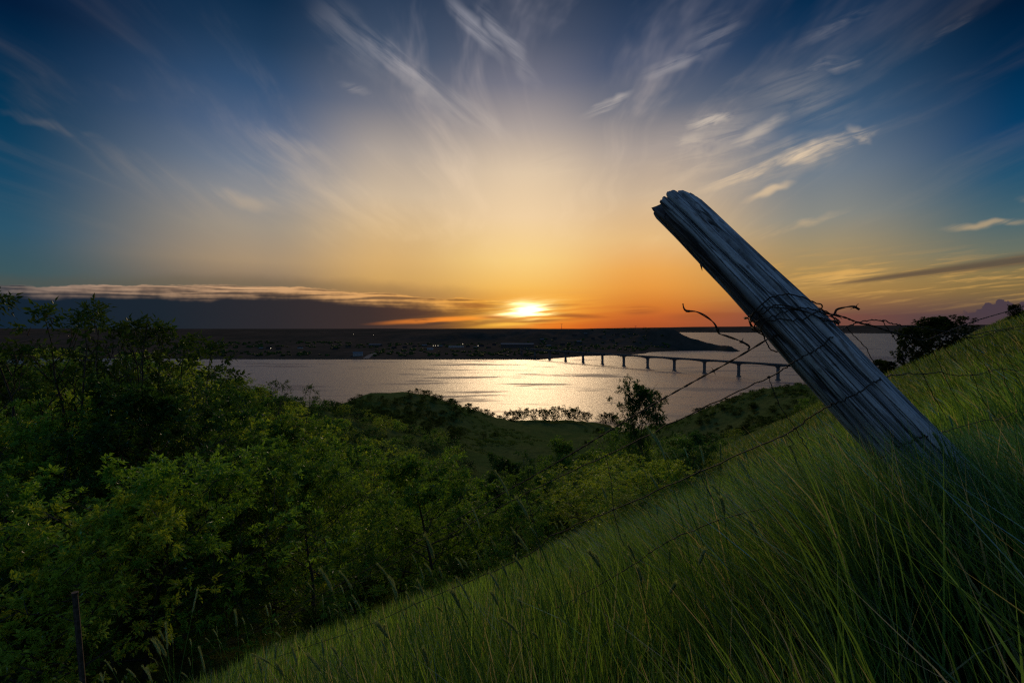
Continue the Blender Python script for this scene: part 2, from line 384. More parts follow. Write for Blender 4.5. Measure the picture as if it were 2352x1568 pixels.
def water_mat():
    m, gg, out = mat('lake_water')
    P = pos(gg)
    big = gg.noise(scaled(gg, P, (0.0045, 0.017, 1)), 1.0, 5, 0.62, dim='2D')
    med = gg.noise(scaled(gg, P, (0.05, 0.16, 1)), 1.0, 4, 0.65, dim='2D')
    sml = gg.noise(scaled(gg, P, (0.30, 0.75, 1)), 1.0, 3, 0.65, dim='2D')
    calm = gg.sstep(big, 0.54, 0.66)
    p = principled(gg, out, Roughness=0.16); p.inputs['Base Color'].default_value = (0.070, 0.066, 0.080, 1); p.inputs['IOR'].default_value = 1.333
    gg.put(p.inputs['Roughness'], 0.36 + 0.30 * calm)
    gg.put(p.inputs['Normal'], bump(gg, med * 0.9 + sml * 0.35, 1.0, 0.55))
    return m
M = dict(hill=hill_mat(), far=far_mat(), water=water_mat(),
         concrete=plain('weathered_concrete', (0.10, 0.092, 0.085), 0.9, 0.3, 0.3),
         steel_dark=plain('dark_girder_paint', (0.075, 0.068, 0.062), 0.7, 0.2, 0.2),
         whitewall=plain('pale_metal_siding', (0.22, 0.22, 0.21), 0.7, 0.12, 0.2, 0.0, 0.0),
         tanwall=plain('tan_siding', (0.055, 0.047, 0.04), 0.8, 0.15, 0.3, 0.0, 0.0), greywall=plain('grey_siding', (0.035, 0.035, 0.036), 0.8, 0.15, 0.3, 0.0, 0.0),
         roof=plain('dark_roofing', (0.022, 0.02, 0.02), 0.85, 0.2, 0.4, 0.0, 0.0), roofpale=plain('pale_metal_roof', (0.12, 0.12, 0.12), 0.7, 0.12, 0.3, 0.0, 0.0),
         door=plain('dark_opening', (0.03, 0.028, 0.026), 0.6, 0.2, 0.5), road=plain('gravel_road', (0.16, 0.14, 0.12), 0.95, 0.2, 0.2, 0.0, 0.0),
         bark=plain('dark_bark', (0.055, 0.044, 0.034), 0.95, 0.35, 8.0))

# ------------------------------------------------------------------ near terrain: hillside, ravine, wooded ridge, shore
def hill_r(x, y):
    return -0.95 + 0.45 * x + 0.14 * ((np.sqrt(x * x + 1.0) - x) / 2 - 0.5) - 0.40 * y - 6e-5 * (x * x + y * y)
CP = []
for y in (-40, -10, 5, 12, 20, 30, 45, 65, 90, 115):
    for s in (0.15, 0.45, 0.75, 1.05):
        x = s * abs(y) + 2.0 if y > 0 else s * 40
        if y <= 0 or s >= 0.3 or y < 35: CP.append((x, y, float(hill_r(x, y))))
CP += [(-6, -10, -1.4), (-15, -20, 0), (-3, -40, 6), (10, -80, 30), (60, -80, 40), (-60, -80, 10), (120, -40, 60), (-120, -60, 4), (0, -300, 40), (-300, -300, 20), (300, -300, 60), (-500, 0, 20), (500, 0, 60),
 (-6.5, 2.5, -4.3), (-7.5, 7.5, -6.6), (-6, 14, -8.6), (-3, 22, -12), (0, 35, -17.5), (3, 60, -25.5), (8, 100, -36), (14, 150, -44), (16, 200, -50), (18, 250, -55.5), (22, 300, -62), (26, 350, -68), (30, 400, -74), (34, 460, -81),
 (-10, 5, -5.4), (-12, 9, -4.8), (-16, 15, -5.2), (-23, 22, -5.5), (-31, 35, -6.2), (-25, 9, -2.6), (-45, 25, -2), (-33, 50, -8), (-18, 40, -13), (-22, 60, -18), (-40, 75, -12), (-24, 90, -27), (-52, 110, -18.5), (-28, 130, -35), (-64, 170, -27.5), (-40, 200, -40), (-30, 260, -50),
 (-80, 250, -37), (-84, 300, -39.5), (-62, 325, -43), (-38, 355, -55), (-12, 410, -72), (-5, 330, -62), (-20, 300, -54), (-60, 370, -62), (-80, 380, -75),
 (-90, 60, -8), (-100, 130, -25), (-130, 220, -52), (-130, 330, -84), (-250, 200, -60), (-250, 330, -95), (-90, 450, -95), (-20, 480, -90), (60, 520, -92), (-400, 250, -90),
 (60, 120, -26), (55, 160, -38), (76, 190, -39), (92, 180, -31), (112, 205, -27), (130, 228, -23.5), (109, 250, -33.5), (97, 270, -46), (88, 300, -58), (140, 262, -42), (130, 310, -70), (110, 360, -82), (70, 300, -60), (60, 400, -74), (60, 250, -54), (100, 440, -84),
 (152, 228, -31), (170, 200, -30), (200, 200, -24), (200, 260, -52), (300, 300, -70), (250, 360, -90), (400, 300, -75), (400, 420, -95), (520, 300, -80), (180, 440, -92), (300, 480, -98), (320, 100, 6)]
CP = np.array(CP, float)
def _phi(r2): return np.where(r2 > 1e-9, 0.5 * r2 * np.log(np.maximum(r2, 1e-9)), 0.0)
_n = len(CP); _d2 = ((CP[:, None, :2] - CP[None, :, :2]) ** 2).sum(-1) / 1e4
_A = np.zeros((_n + 3, _n + 3)); _A[:_n, :_n] = _phi(_d2) + np.eye(_n) * 1e-5
_A[:_n, _n] = 1; _A[:_n, _n + 1:] = CP[:, :2] / 100; _A[_n:, :_n] = _A[:_n, _n:].T
_w = np.linalg.solve(_A, np.concatenate([CP[:, 2], [0, 0, 0]]))
def H(x, y):                                   # ground height above the lake
    x = np.atleast_1d(np.asarray(x, float)); y = np.atleast_1d(np.asarray(y, float)); sh = x.shape
    xf, yf = x.ravel(), y.ravel(); z = np.empty(len(xf))
    for i in range(0, len(xf), 20000):
        a, b = xf[i:i + 20000], yf[i:i + 20000]
        r2 = ((a[:, None] - CP[None, :, 0]) ** 2 + (b[:, None] - CP[None, :, 1]) ** 2) / 1e4
        z[i:i + 20000] = _phi(r2) @ _w[:_n] + _w[_n] + (a * _w[_n + 1] + b * _w[_n + 2]) / 100
    r = np.hypot(xf, yf)
    wnear = sst(r, 17, 8) * sst(xf + 0.2 * yf, -5.5, -2.6)
    z = z * (1 - wnear) + hill_r(xf, yf) * wnear
    z = z + fbm(xf / 38, yf / 38, 4) * 3.0 * sst(r, 25, 140) - (1 - np.abs(fbm(xf / 55 + 3, yf / 90 + 8, 3)) * 2.2).clip(0, 1) ** 3 * 2.6 * sst(r, 110, 200) + fbm(xf / 6, yf / 6, 3) * 0.35 * sst(r, 4, 30)
    return (z + EYE).reshape(sh)
def h1(x, y): return float(H([x], [y])[0])

NT = 420; R = [0.0]; r = 0.35
while r < 560: R.append(r); r *= 1.042
R = np.array(R); th = np.linspace(0, 2 * np.pi, NT, endpoint=False)
gx = (R[1:, None] * np.sin(th)[None]); gy = (R[1:, None] * np.cos(th)[None])
GV = np.concatenate([[[0, 0, h1(0, 0)]], np.stack([gx, gy, H(gx, gy)], -1).reshape(-1, 3)])
nr = len(R) - 1
ii, jj = np.meshgrid(np.arange(nr - 1), np.arange(NT), indexing='ij')
quad = np.stack([1 + ii * NT + jj, 1 + (ii + 1) * NT + jj, 1 + (ii + 1) * NT + (jj + 1) % NT, 1 + ii * NT + (jj + 1) % NT], -1).reshape(-1, 4)[:, ::-1]
tri = np.stack([np.zeros(NT, int), 1 + np.arange(NT), 1 + (np.arange(NT) + 1) % NT], -1)[:, ::-1]
ground = link('ground', mesh_np('ground', GV, [tri, quad], M['hill'], True)); tag(ground, kind='structure')

# ------------------------------------------------------------------ lake
S = 60000
lake = link('lake_water', mesh_np('lake_water', [(-S, -S, 0), (S, -S, 0), (S, S, 0), (-S, S, 0)], np.array([[0, 1, 2, 3]]), M['water'])); tag(lake, kind='structure')

# ------------------------------------------------------------------ far shore: town flat, mesa, prairie to the horizon
SHX = np.array([-9000, -2600, -1600, -900, -772, -400, -100, 73, 130, 207, 268, 341, 400, 432, 463, 520, 638, 760, 819, 845])
SHY = np.array([1900, 1500, 1400, 1362, 1345, 1338, 1330, 1330, 1400, 1493, 1522, 1568, 1620, 1660, 1735, 1800, 1882, 1990, 2045, 2100])
PRX = np.array([-1e5, 560, 631, 660, 684, 771, 830, 862, 900, 1e5]); PRZ = np.array([400, 140, 82, 58, 44, 20, 4, -2, -10, -30])
def HF(x, y):
    ys = np.interp(x, SHX, SHY); d = y - ys
    base = np.interp(d, [-200, -20, 0, 15, 60, 400, 1600, 6000, 20000, 40000], [-25, -4, 0, 2.5, 6, 18, 40, 62, 72, 78])
    base = base + fbm(x / 420, y / 420, 4) * 16 * sst(d, 100, 900) + fbm(x / 90, y / 90, 3) * 2.2 * sst(d, 20, 200)
    # dark low ridge on the left
    base = base + 14 * np.exp(-((x + 1750) / 520) ** 2 - ((y - 2700) / 260) ** 2)
    topm = np.interp(x, [-760, -600, -540, -470, -300, -270, -140, -90, -40, 60, 200, 400, 631], [0, 50, 58, 52, 57, 66, 66, 58, 70, 79, 80.5, 78, 80.5])
    gul = fbm(x / 130, y / 300, 4) * 240
    f0 = np.interp(x, [-700, -200, 200, 600], [2250, 2120, 1840, 1900]); f1 = np.interp(x, [-700, -200, 200, 600], [2560, 2480, 2300, 2110])
    m = sst(y + gul, f0, f1) * sst(x, -780, -560)
    m = 0.35 * sst(y + gul, f0 - 150, f1) * sst(x, -780, -560) + 0.65 * m
    h = np.maximum(base, base * (1 - m) + topm * m)
    pr = np.interp(x + fbm(x / 60, y / 60, 3) * 14, PRX, PRZ) - np.where(x > 520, sst(y, 2300, 3000) * 90, 0) - sst(y, 2600, 3400) * sst(x, 250, 560) * 120
    h = np.minimum(h, pr)
    return h
fx = np.concatenate([np.linspace(-26000, -3200, 60), np.linspace(-3100, -1000, 90), np.linspace(-990, 930, 330)])
fy = np.concatenate([np.linspace(1290, 2700, 260), 2700 * 1.045 ** np.arange(1, 62)])
FX, FY = np.meshgrid(fx, fy, indexing='ij')
FX2 = np.where(FX < -990, FX * np.clip(FY / 2500, 1, 8), FX)
FZ = HF(FX, FY); FZ = np.where(FX < -990, FZ, FZ)
na, nb = FX.shape
ii, jj = np.meshgrid(np.arange(na - 1), np.arange(nb - 1), indexing='ij')
quad = np.stack([ii * nb + jj, (ii + 1) * nb + jj, (ii + 1) * nb + jj + 1, ii * nb + jj + 1], -1).reshape(-1, 4)
far = link('far_shore_terrain', mesh_np('far_shore_terrain', np.stack([FX2, FY, FZ], -1).reshape(-1, 3), quad, M['far'], True)); tag(far, kind='structure')

# low hills across the wide water on the right and along the whole skyline
hx = np.linspace(-30000, 30000, 420); hy = np.linspace(0, 1, 14)
HX, HT = np.meshgrid(hx, hy, indexing='ij')
near_y = np.interp(HX, [-30000, 0, 2600, 5200, 7500, 30000], [15000, 12800, 12500, 10000, 7400, 6000]) + fbm(HX / 2500, HT * 0 + 3, 3) * 500
HY = near_y + HT * 5000
HZ = -6 + 112 * sst(HT, 0, 0.55) * (0.72 + 0.22 * fbm(HX / 1800, HT * 2, 4) + np.interp(HX, [-30000, 2000, 6000, 9000, 30000], [0.0, 0.05, 0.55, 0.75, 0.75]))
quad = np.stack([(ii_ * 14 + jj_) for ii_, jj_ in ((0, 0),)])
ii, jj = np.meshgrid(np.arange(419), np.arange(13), indexing='ij')
quad = np.stack([ii * 14 + jj, (ii + 1) * 14 + jj, (ii + 1) * 14 + jj + 1, ii * 14 + jj + 1], -1).reshape(-1, 4)
fh = link('far_hills', mesh_np('far_hills', np.stack([HX, HY, HZ], -1).reshape(-1, 3), quad, M['far'], True)); tag(fh, kind='structure')

# ------------------------------------------------------------------ bridge
PIX = [(1299.5, 829.4), (1339.8, 832), (1383.4, 836.6), (1432.3, 841.3), (1487.4, 846), (1548.6, 851.7), (1617.4, 858), (1696.6, 864.7), (1786.6, 872)]
pp = []
for px, py in PIX:
    dr = at(px, py, 1.0) - Vector((0, 0, EYE)); pp.append(Vector((dr.x, 1.0, 0)) * (EYE / -dr.z))
A_ = np.array([[p.x, p.y] for p in pp]); k = np.arange(len(pp))
cxf = np.polyfit(k, A_[:, 0], 1); cyf = np.polyfit(k, A_[:, 1], 1)
BP = [Vector((np.polyval(cxf, i), np.polyval(cyf, i), 0)) for i in range(-3, 14)]     # evenly spaced pier positions
bdir = (BP[1] - BP[0]).normalized(); span = (BP[1] - BP[0]).length
bridge = empty('road_bridge', BP[3])
tag(bridge, 'long low road bridge on slender single piers crossing the lake', 'bridge')
bang = math.atan2(bdir.y, bdir.x); bridge.rotation_euler = (0, 0, bang)
def deck_z(i): return 24.0 + 0.05 * i
NB = len(BP)
for i in range(NB):
    xi = (i - 3) * span; dzp = deck_z(i - 3)
    b = MB(); b.box(xi - 1.3, xi + 1.3, -2.6, 2.6, -12, dzp - 5.6)
    b.add([(xi - 1.3, -2.6, dzp - 5.6), (xi + 1.3, -2.6, dzp - 5.6), (xi + 1.3, 2.6, dzp - 5.6), (xi - 1.3, 2.6, dzp - 5.6), (xi - 1.7, -4.6, dzp - 3.9), (xi + 1.7, -4.6, dzp - 3.9), (xi + 1.7, 4.6, dzp - 3.9), (xi - 1.7, 4.6, dzp - 3.9)],
          [(0, 1, 5, 4), (1, 2, 6, 5), (2, 3, 7, 6), (3, 0, 4, 7), (4, 5, 6, 7)])
    b.box(xi - 2.2, xi + 2.2, -3.8, 3.8, -12, 1.4)
    b.build('pier', M['concrete'], bridge)
    if i < NB - 1:
        b = MB(); n = 12
        for yy in (-3.4, 3.4):
            vs = []
            for q in range(n + 1):
                t = q / n; zt = dzp + (deck_z(i - 2) - dzp) * t - 0.02
                dep = 1.7 + 2.2 * (abs(2 * t - 1)) ** 2.2
                for s_ in (-0.35, 0.35): vs += [(xi + t * span, yy + s_, zt - dep), (xi + t * span, yy + s_, zt)]
            fs = []
            for q in range(n):
                a = q * 4; c = a + 4
                fs += [(a, c, c + 1, a + 1), (a + 3, c + 3, c + 2, a + 2), (a + 2, c + 2, c, a), (a + 1, c + 1, c + 3, a + 3)]
            b.add(vs, fs)
        b.build('girder_span', M['steel_dark'], bridge)
x0, x1 = -3 * span, (NB - 4) * span
b = MB(); b.box(x0, x1, -6, 6, 0.0, 0.45); o = b.build('deck', M['concrete'], bridge); o.location = (0, 0, 24.2)
for yy in (-5.8, 5.8):
    b = MB(); b.box(x0, x1, yy - 0.2, yy + 0.2, 0.452, 1.35); o = b.build('parapet', M['concrete'], bridge); o.location = (0, 0, 24.2)
for i in range(2, NB - 2):
    xi = (i - 2.5) * span
    b = MB(); b.tube([(xi, 5.4, 0.4), (xi, 5.4, 9)], 0.12, 5); b.tube([(xi, 5.4, 8.9), (xi, 3.4, 9.3)], 0.09, 5)
    o = b.build('light_pole', M['steel_dark'], bridge); o.location = (0, 0, 24.2)

# ------------------------------------------------------------------ town on the far shore
def far_at(px, py):                              # where the sight line through a pixel meets the far ground
    d = at(px, py, 1.0) - Vector((0, 0, EYE))
    for y in np.arange(1335, 3500, 6.0):
        if EYE + d.z * y <= float(HF(np.array([d.x * y]), np.array([y]))[0]): return Vector((d.x * y, y, float(HF(np.array([d.x * y]), np.array([y]))[0])))
    return Vector((d.x * 2000, 2000, 30))
def house(px, py, w, d, h, wall, roof, label, rh=None, rz=0.0, doors=0, name='house', cat='house', flat=False, group=None, wins=2):
    p = far_at(px, py); t = empty(name, p - Vector((0, 0, 0.6)), rz); tag(t, label, cat, group)
    b = MB(); b.box(-w / 2, w / 2, -d / 2, d / 2, 0, h)
    b.build('wall', wall, t)
    rh = rh or d * 0.28; e = 0.5
    b = MB(); zz = h + 0.003
    b.add([(-w / 2 - e, -d / 2 - e, zz), (w / 2 + e, -d / 2 - e, zz), (w / 2 + e, d / 2 + e, zz), (-w / 2 - e, d / 2 + e, zz), (-w / 2 - e, 0, zz + rh), (w / 2 + e, 0, zz + rh)],
          [(0, 1, 5, 4), (2, 3, 4, 5), (1, 2, 5), (3, 0, 4), (3, 2, 1, 0)])
    b.build('roof', roof, t)
    for k in range(doors):
        cx_ = -w / 2 + w * (k + 0.75) / (doors + 0.5); b = MB(); b.box(cx_ - w / (doors * 3.2), cx_ + w / (doors * 3.2), -d / 2 - 0.06, -d / 2 + 0.1, 0.6, h * 0.8); b.build('door', M['door'], t)
    if not doors:
        for k in range(wins):
            cx_ = -w / 2 + w * (k + 0.5) / wins; b = MB(); b.box(cx_ - 0.7, cx_ + 0.7, -d / 2 - 0.05, -d / 2 + 0.1, h * 0.4, h * 0.75); b.build('window', M['door'], t)
    return t
house(1188, 797.5, 112, 40, 11, M['tanwall'], M['roofpale'], 'long pale warehouse with two dark bay doors below the mesa', 4, 0.0, 2, 'warehouse', 'warehouse')
house(1048, 798, 52, 22, 5, M['whitewall'], M['roofpale'], 'bright white long shed in the middle of the far town', 2.5, 0.05, 0, 'shed', 'shed', wins=6)
house(822, 817, 26, 18, 6.5, M['whitewall'], M['roofpale'], 'small white building by the boat ramp on the far shore', 5, 0.3, 0, 'boathouse', 'building', wins=3)
house(862, 795, 44, 20, 6, M['tanwall'], M['roofpale'], 'low pale roofed shed left of the white town sheds', 3, -0.1, 0, 'shed', 'shed', wins=4)
house(988, 803, 20, 12, 5, M['whitewall'], M['roofpale'], 'small white shed at the shore side of town', 2.5, 0.2, 0, 'shed', 'shed', wins=2)
rr = random.Random(3)
def house_label(px, py):
    if px < 700: w_ = 'at the left end of the far shore'
    elif px < 1000: w_ = 'behind the boat ramp on the far shore'
    elif px < 1140: w_ = 'between the white sheds and the warehouse'
    elif py < 785: w_ = 'up on the slope of the mesa'
    else: w_ = 'at the foot of the mesa right of the warehouse'
    return 'tiny gabled house ' + w_
for (px, py) in [(600, 802), (618, 801), (640, 803), (690, 800), (770, 803), (800, 798), (905, 800), (930, 799), (952, 797), (975, 796), (1010, 797), (1020, 792), (1075, 797), (1092, 800), (1105, 796), (1122, 800), (1135, 793), (1260, 796), (1292, 793), (1330, 787), (1362, 780), (1378, 776), (1405, 783), (1320, 772), (1345, 769), (1418, 770), (1245, 781), (1275, 778)]:
    house(px, py, rr.uniform(11, 18), rr.uniform(8, 11), rr.uniform(3.2, 5.2), rr.choice([M['whitewall'], M['tanwall'], M['greywall'], M['tanwall']]), rr.choice([M['roof'], M['roof'], M['roofpale']]),
          house_label(px, py), None, rr.uniform(-0.6, 0.6), 0, 'house', 'house', group='houses of the far town')
# boat ramp road
a = far_at(870, 808.5); c = far_at(840, 823.5); c.z = 0.4
b = MB(); wv = Vector((8, 0, 0)); n = 8; vs = []
for q in range(n + 1):
    p = a.lerp(c, q / n); p.z = max(float(HF(np.array([p.x]), np.array([p.y]))[0]), 0.2) + 0.6; vs += [p - wv, p + wv]
b.add(vs, [(2 * q, 2 * q + 1, 2 * q + 3, 2 * q + 2) for q in range(n)]); o = b.build('boat_ramp_road', M['road']); tag(o, kind='structure')
a = far_at(790, 809.5); c = far_at(985, 808.8); b = MB(); vs = []; n = 30
for q in range(n + 1):
    p = a.lerp(c, q / n); p.z = float(HF(np.array([p.x]), np.array([p.y]))[0]) + 0.9; vs += [p - Vector((0, 5, 0)), p + Vector((0, 5, 0))]
b.add(vs, [(2 * q, 2 * q + 1, 2 * q + 3, 2 * q + 2)[::-1] for q in range(n)]); o = b.build('shore_road', M['road']); tag(o, kind='structure')
# masts on the mesa
for px, hh, lab, cross in [(1290, 24, 'tall mast with a cross arm on the mesa right of the sun', True), (1460, 14, 'short mast near the right end of the mesa', True), (1479, 11, 'thin pole nearest the mesa cliff edge', False), (1143, 12, 'thin pole on the mesa left of the sun', False)]:
    y = 2330.0; x = (px - 1176) / FPX * y; z = float(HF(np.array([x]), np.array([y]))[0])
    t = empty('radio_mast', (x, y, z - 0.5)); tag(t, lab, 'mast')
    b = MB(); b.tube([(0, 0, 0), (0, 0, hh)], [0.9, 0.5], 6); b.build('pole', M['steel_dark'], t)
    if cross:
        b = MB(); b.tube([(-5, 0, hh * 0.97), (0, 0, hh * 0.82), (5, 0, hh * 0.97)], 0.45, 5); b.build('cross_arm', M['steel_dark'], t)
# lit lamps in the town
lm, gg, out = mat('lamp_glow'); em = gg.node('ShaderNodeEmission'); em.inputs[0].default_value = (1, 0.85, 0.6, 1); em.inputs[1].default_value = 2.5; lm.node_tree.links.new(em.outputs[0], out.inputs[0])
for px, py in [(812, 769), (858, 770), (995, 797), (1000, 797), (1006, 797), (1063, 793), (1098, 797.5), (622, 803.5)]:
    p = far_at(px, py + 2); t = empty('yard_lamp', p - Vector((0, 0, 0.5))); tag(t, ('left one of two lit lamps on the dark plain above the far town' if px < 830 else 'right one of two lit lamps on the dark plain above the far town') if py < 780 else 'lit yard lamp glowing among the far town roofs', 'lamp', 'lit lamps of the plain' if py < 780 else 'lit lamps of the far town')
    b = MB(); b.tube([(0, 0, 0), (0, 0, 8)], 0.2, 5); b.build('pole', M['steel_dark'], t)
    b = MB(); b.box(-0.7, 0.7, -0.7, 0.7, 8.003, 8.9); b.build('lamp_head', lm, t)

# ------------------------------------------------------------------ foliage materials
def leaf_mat(name, c, tr, gloss=0.25, rough=0.45, vary=0.62, hue=0.30):
    m, gg, out = mat(name)
    gi = gg.node('ShaderNodeNewGeometry'); rnd = E(gg, gi.outputs['Random Per Island'])
    oi = gg.node('ShaderNodeObjectInfo'); ornd = E(gg, oi.outputs['Random'])
    f = rnd * 0.45 + ornd * 0.55
    dark = tuple(v * (1 - vary) for v in c); lite = (c[0] * (1 + vary + hue), c[1] * (1 + vary), c[2] * (1 + vary * 0.4))
    col = gg.mix(f, dark + (1,), lite + (1,))
    tdark = tuple(v * (1 - vary) for v in tr); tlite = (tr[0] * (1 + vary + hue), tr[1] * (1 + vary), tr[2])
    tcol = gg.mix(f, tdark + (1,), tlite + (1,))
    d = gg.node('ShaderNodeBsdfDiffuse'); gg.put(d.inputs[0], col)
    t = gg.node('ShaderNodeBsdfTranslucent'); gg.put(t.inputs[0], tcol)
    a = gg.node('ShaderNodeAddShader'); gg.nt.links.new(d.outputs[0], a.inputs[0]); gg.nt.links.new(t.outputs[0], a.inputs[1])
    gl = gg.node('ShaderNodeBsdfGlossy'); gl.inputs['Roughness'].default_value = rough; gl.inputs['Color'].default_value = (0.9, 0.95, 1.0, 1)
    fr = gg.node('ShaderNodeFresnel'); fr.inputs[0].default_value = 1.4
    mx = gg.node('ShaderNodeMixShader'); gg.put(mx.inputs[0], E(gg, fr.outputs[0]) * gloss)
    gg.nt.links.new(a.outputs[0], mx.inputs[1]); gg.nt.links.new(gl.outputs[0], mx.inputs[2]); gg.nt.links.new(mx.outputs[0], out.inputs[0])
    return m
M['leaf'] = leaf_mat('ash_leaf', (0.052, 0.118, 0.019), (0.076, 0.165, 0.013), 0.14)
M['leaf2'] = leaf_mat('dark_leaf', (0.020, 0.056, 0.014), (0.020, 0.058, 0.008), 0.12)
M['leaf3'] = leaf_mat('yellow_green_leaf', (0.110, 0.175, 0.022), (0.165, 0.245, 0.015), 0.14)
M['leaf_far'] = leaf_mat('far_foliage', (0.020, 0.036, 0.010), (0.014, 0.026, 0.005), 0.0)

M['leaf_far2'] = leaf_mat('slope_scrub_leaf', (0.020, 0.046, 0.010), (0.020, 0.042, 0.006), 0.06)
# ------------------------------------------------------------------ tree builder
def tube_np(P, Rr, n):
    P = np.asarray(P, float); k = len(P)
    T = np.gradient(P, axis=0); T /= np.linalg.norm(T, axis=1, keepdims=True) + 1e-9
    ref = np.array([0.31, 0.17, 0.94]) if abs(T[0, 2]) < 0.85 else np.array([1.0, 0.2, 0.0])
    A = ref - T * (T @ ref)[:, None]; A /= np.linalg.norm(A, axis=1, keepdims=True) + 1e-9
    B = np.cross(T, A); an = np.arange(n) * 2 * np.pi / n
    V = P[:, None] + (A[:, None] * np.cos(an)[None, :, None] + B[:, None] * np.sin(an)[None, :, None]) * np.asarray(Rr)[:, None, None]
    i, j = np.meshgrid(np.arange(k - 1), np.arange(n), indexing='ij')
    F = np.stack([i * n + j, i * n + (j + 1) % n, (i + 1) * n + (j + 1) % n, (i + 1) * n + j], -1).reshape(-1, 4)
    return V.reshape(-1, 3), F

def unit(v): return v / (np.linalg.norm(v) + 1e-9)

def leaves_np(base, dirs, length, width, rng, droop=0.3):
    """diamond leaflets: base points, growth directions"""
    n = len(base); D = dirs + np.array([0, 0, -droop]) * rng.random((n, 1)); D /= np.linalg.norm(D, axis=1, keepdims=True) + 1e-9
    rv = rng.normal(size=(n, 3)) * 0.55 + np.array([0, 0, 1.0]); Wd = np.cross(D, rv); Wd /= np.linalg.norm(Wd, axis=1, keepdims=True) + 1e-9
    Nn = np.cross(Wd, D); L = (length * (0.6 + 0.8 * rng.random(n)))[:, None]; w = L * width
    tip = base + D * L - Nn * L * 0.12
    V = np.stack([base, base + D * L * 0.42 + Wd * w * 0.5 + Nn * L * 0.05, tip, base + D * L * 0.42 - Wd * w * 0.5 + Nn * L * 0.05], 1).reshape(-1, 3)
    F = np.arange(4 * n).reshape(n, 4)
    return V, F

def make_tree(seed, height=5.0, radius=1.7, limbs=14, subs=5, twigs=4, comp=4, leaflets=6, leaf=0.075, base=0.22, trunk_r=0.06, lean=0.12, sparse=0.0, single=False, up=0.35, top=1.0):
    rng = np.random.default_rng(seed)
    WV, WF, nv = [], [], 0
    def wood(P, Rr, n):
        nonlocal nv
        v, f = tube_np(P, Rr, n); WV.append(v); WF.append(f + nv); nv += len(v)
    tl = rng.normal(size=2) * lean * height
    t = np.linspace(0, 1, 9); wob = np.cumsum(rng.normal(size=(9, 2)) * 0.018 * height, axis=0) * t[:, None]
    TP = np.stack([tl[0] * t ** 1.5 + wob[:, 0], tl[1] * t ** 1.5 + wob[:, 1], t * height * 0.93], 1)
    wood(TP, trunk_r * (1 - 0.88 * t) * height / 5, 7)
    LB, LD = [], []
    def tuft(p, d):
        k = rng.poisson(comp) + 1
        for _ in range(k):
            dd = unit(d * 0.9 + rng.normal(size=3) * 0.75 + np.array([0, 0, 0.15])); rl = leaf * (1.4 + 1.2 * rng.random()) * (1.0 if not single else 0.5)
            side = unit(np.cross(dd, rng.normal(size=3)))
            for q in range(leaflets):
                f = (q // 2 + 1) / (leaflets // 2 + 0.5); s = 1 if q % 2 else -1
                last = q == leaflets - 1
                LB.append(p + dd * rl * f - np.array([0, 0, 0.25 * rl * f * f])); LD.append(unit(dd * (1.0 if last else 0.75) + side * s * (0.0 if last else 0.9)))
    for i in range(limbs):
        f = base + (1 - base) * (i + rng.random()) / limbs
        k = f * 8; i0 = min(int(k), 7); p0 = TP[i0] * (1 - (k - i0)) + TP[i0 + 1] * (k - i0)
        an = i * 2.39996 + rng.normal() * 0.5
        prof = math.sin(math.pi * min(1.0, 0.18 + 0.82 * (f - base) / (1 - base) * 0.92 + 0.06)) ** 0.65
        ln = radius * prof * (0.65 + 0.6 * rng.random()) + 0.12 * radius
        d = unit(np.array([math.cos(an), math.sin(an), up + 1.4 * (f - 0.3) * rng.random()]))
        s = np.linspace(0, 1, 6)[:, None]
        LPt = p0 + d * ln * s + np.array([0, 0, 0.22 * ln]) * s ** 2 + np.cumsum(rng.normal(size=(6, 3)) * 0.03 * ln, axis=0)
        wood(LPt, np.linspace(0.42, 0.1, 6) * trunk_r * (1.15 - 0.8 * f) * height / 5, 4)
        tuft(LPt[-1], d)
        for j in range(subs):
            g_ = 0.25 + 0.75 * (j + rng.random()) / subs; k2 = g_ * 5; a = min(int(k2), 4); q0 = LPt[a] * (1 - (k2 - a)) + LPt[a + 1] * (k2 - a)
            d2 = unit(d * 0.6 + rng.normal(size=3) * 0.75 + np.array([0, 0, 0.25])); l2 = ln * (0.28 + 0.3 * rng.random())
            q1 = q0 + d2 * l2; wood(np.array([q0, q0 + d2 * l2 * 0.55 + rng.normal(size=3) * 0.03 * l2, q1]), np.array([0.012, 0.008, 0.004]) * height / 5, 3)
            if rng.random() < sparse: continue
            tuft(q1, d2)
            for _ in range(twigs):
                d3 = unit(d2 * 0.5 + rng.normal(size=3)); q2 = q0 + d2 * l2 * rng.uniform(0.3, 1.0) + d3 * l2 * rng.uniform(0.25, 0.6)
                tuft(q2, d3)
    LB = np.array(LB); LD = np.array(LD)
    v, f = leaves_np(LB, LD, leaf, 0.46 if not single else 0.62, rng)
    return (np.concatenate(WV), np.concatenate(WF)), (v, f)

class Proto:
    def __init__(s, name, leafmat, h, **kw):
        (wv, wf), (lv, lf) = make_tree(height=h, **kw); s.h = h
        s.trunk = mesh_np(name + '_trunk', wv, wf, M['bark'], True); s.crown = mesh_np(name + '_crown', lv, lf, leafmat)
        s.n = len(lf); s.zmax = float(lv[:, 2].max())
    def place(s, name, x, y, h, label, cat, group=None, rz=None, z=None, wide=1.0):
        t = empty(name, (x, y, (h1(x, y) if z is None else z) - 0.08), random.uniform(0, 6.28) if rz is None else rz)
        k = h / s.zmax; t.scale = (k * wide, k * wide, k); tag(t, label, cat, group)
        link('trunk', s.trunk, t); link('crown', s.crown, t)
        return t

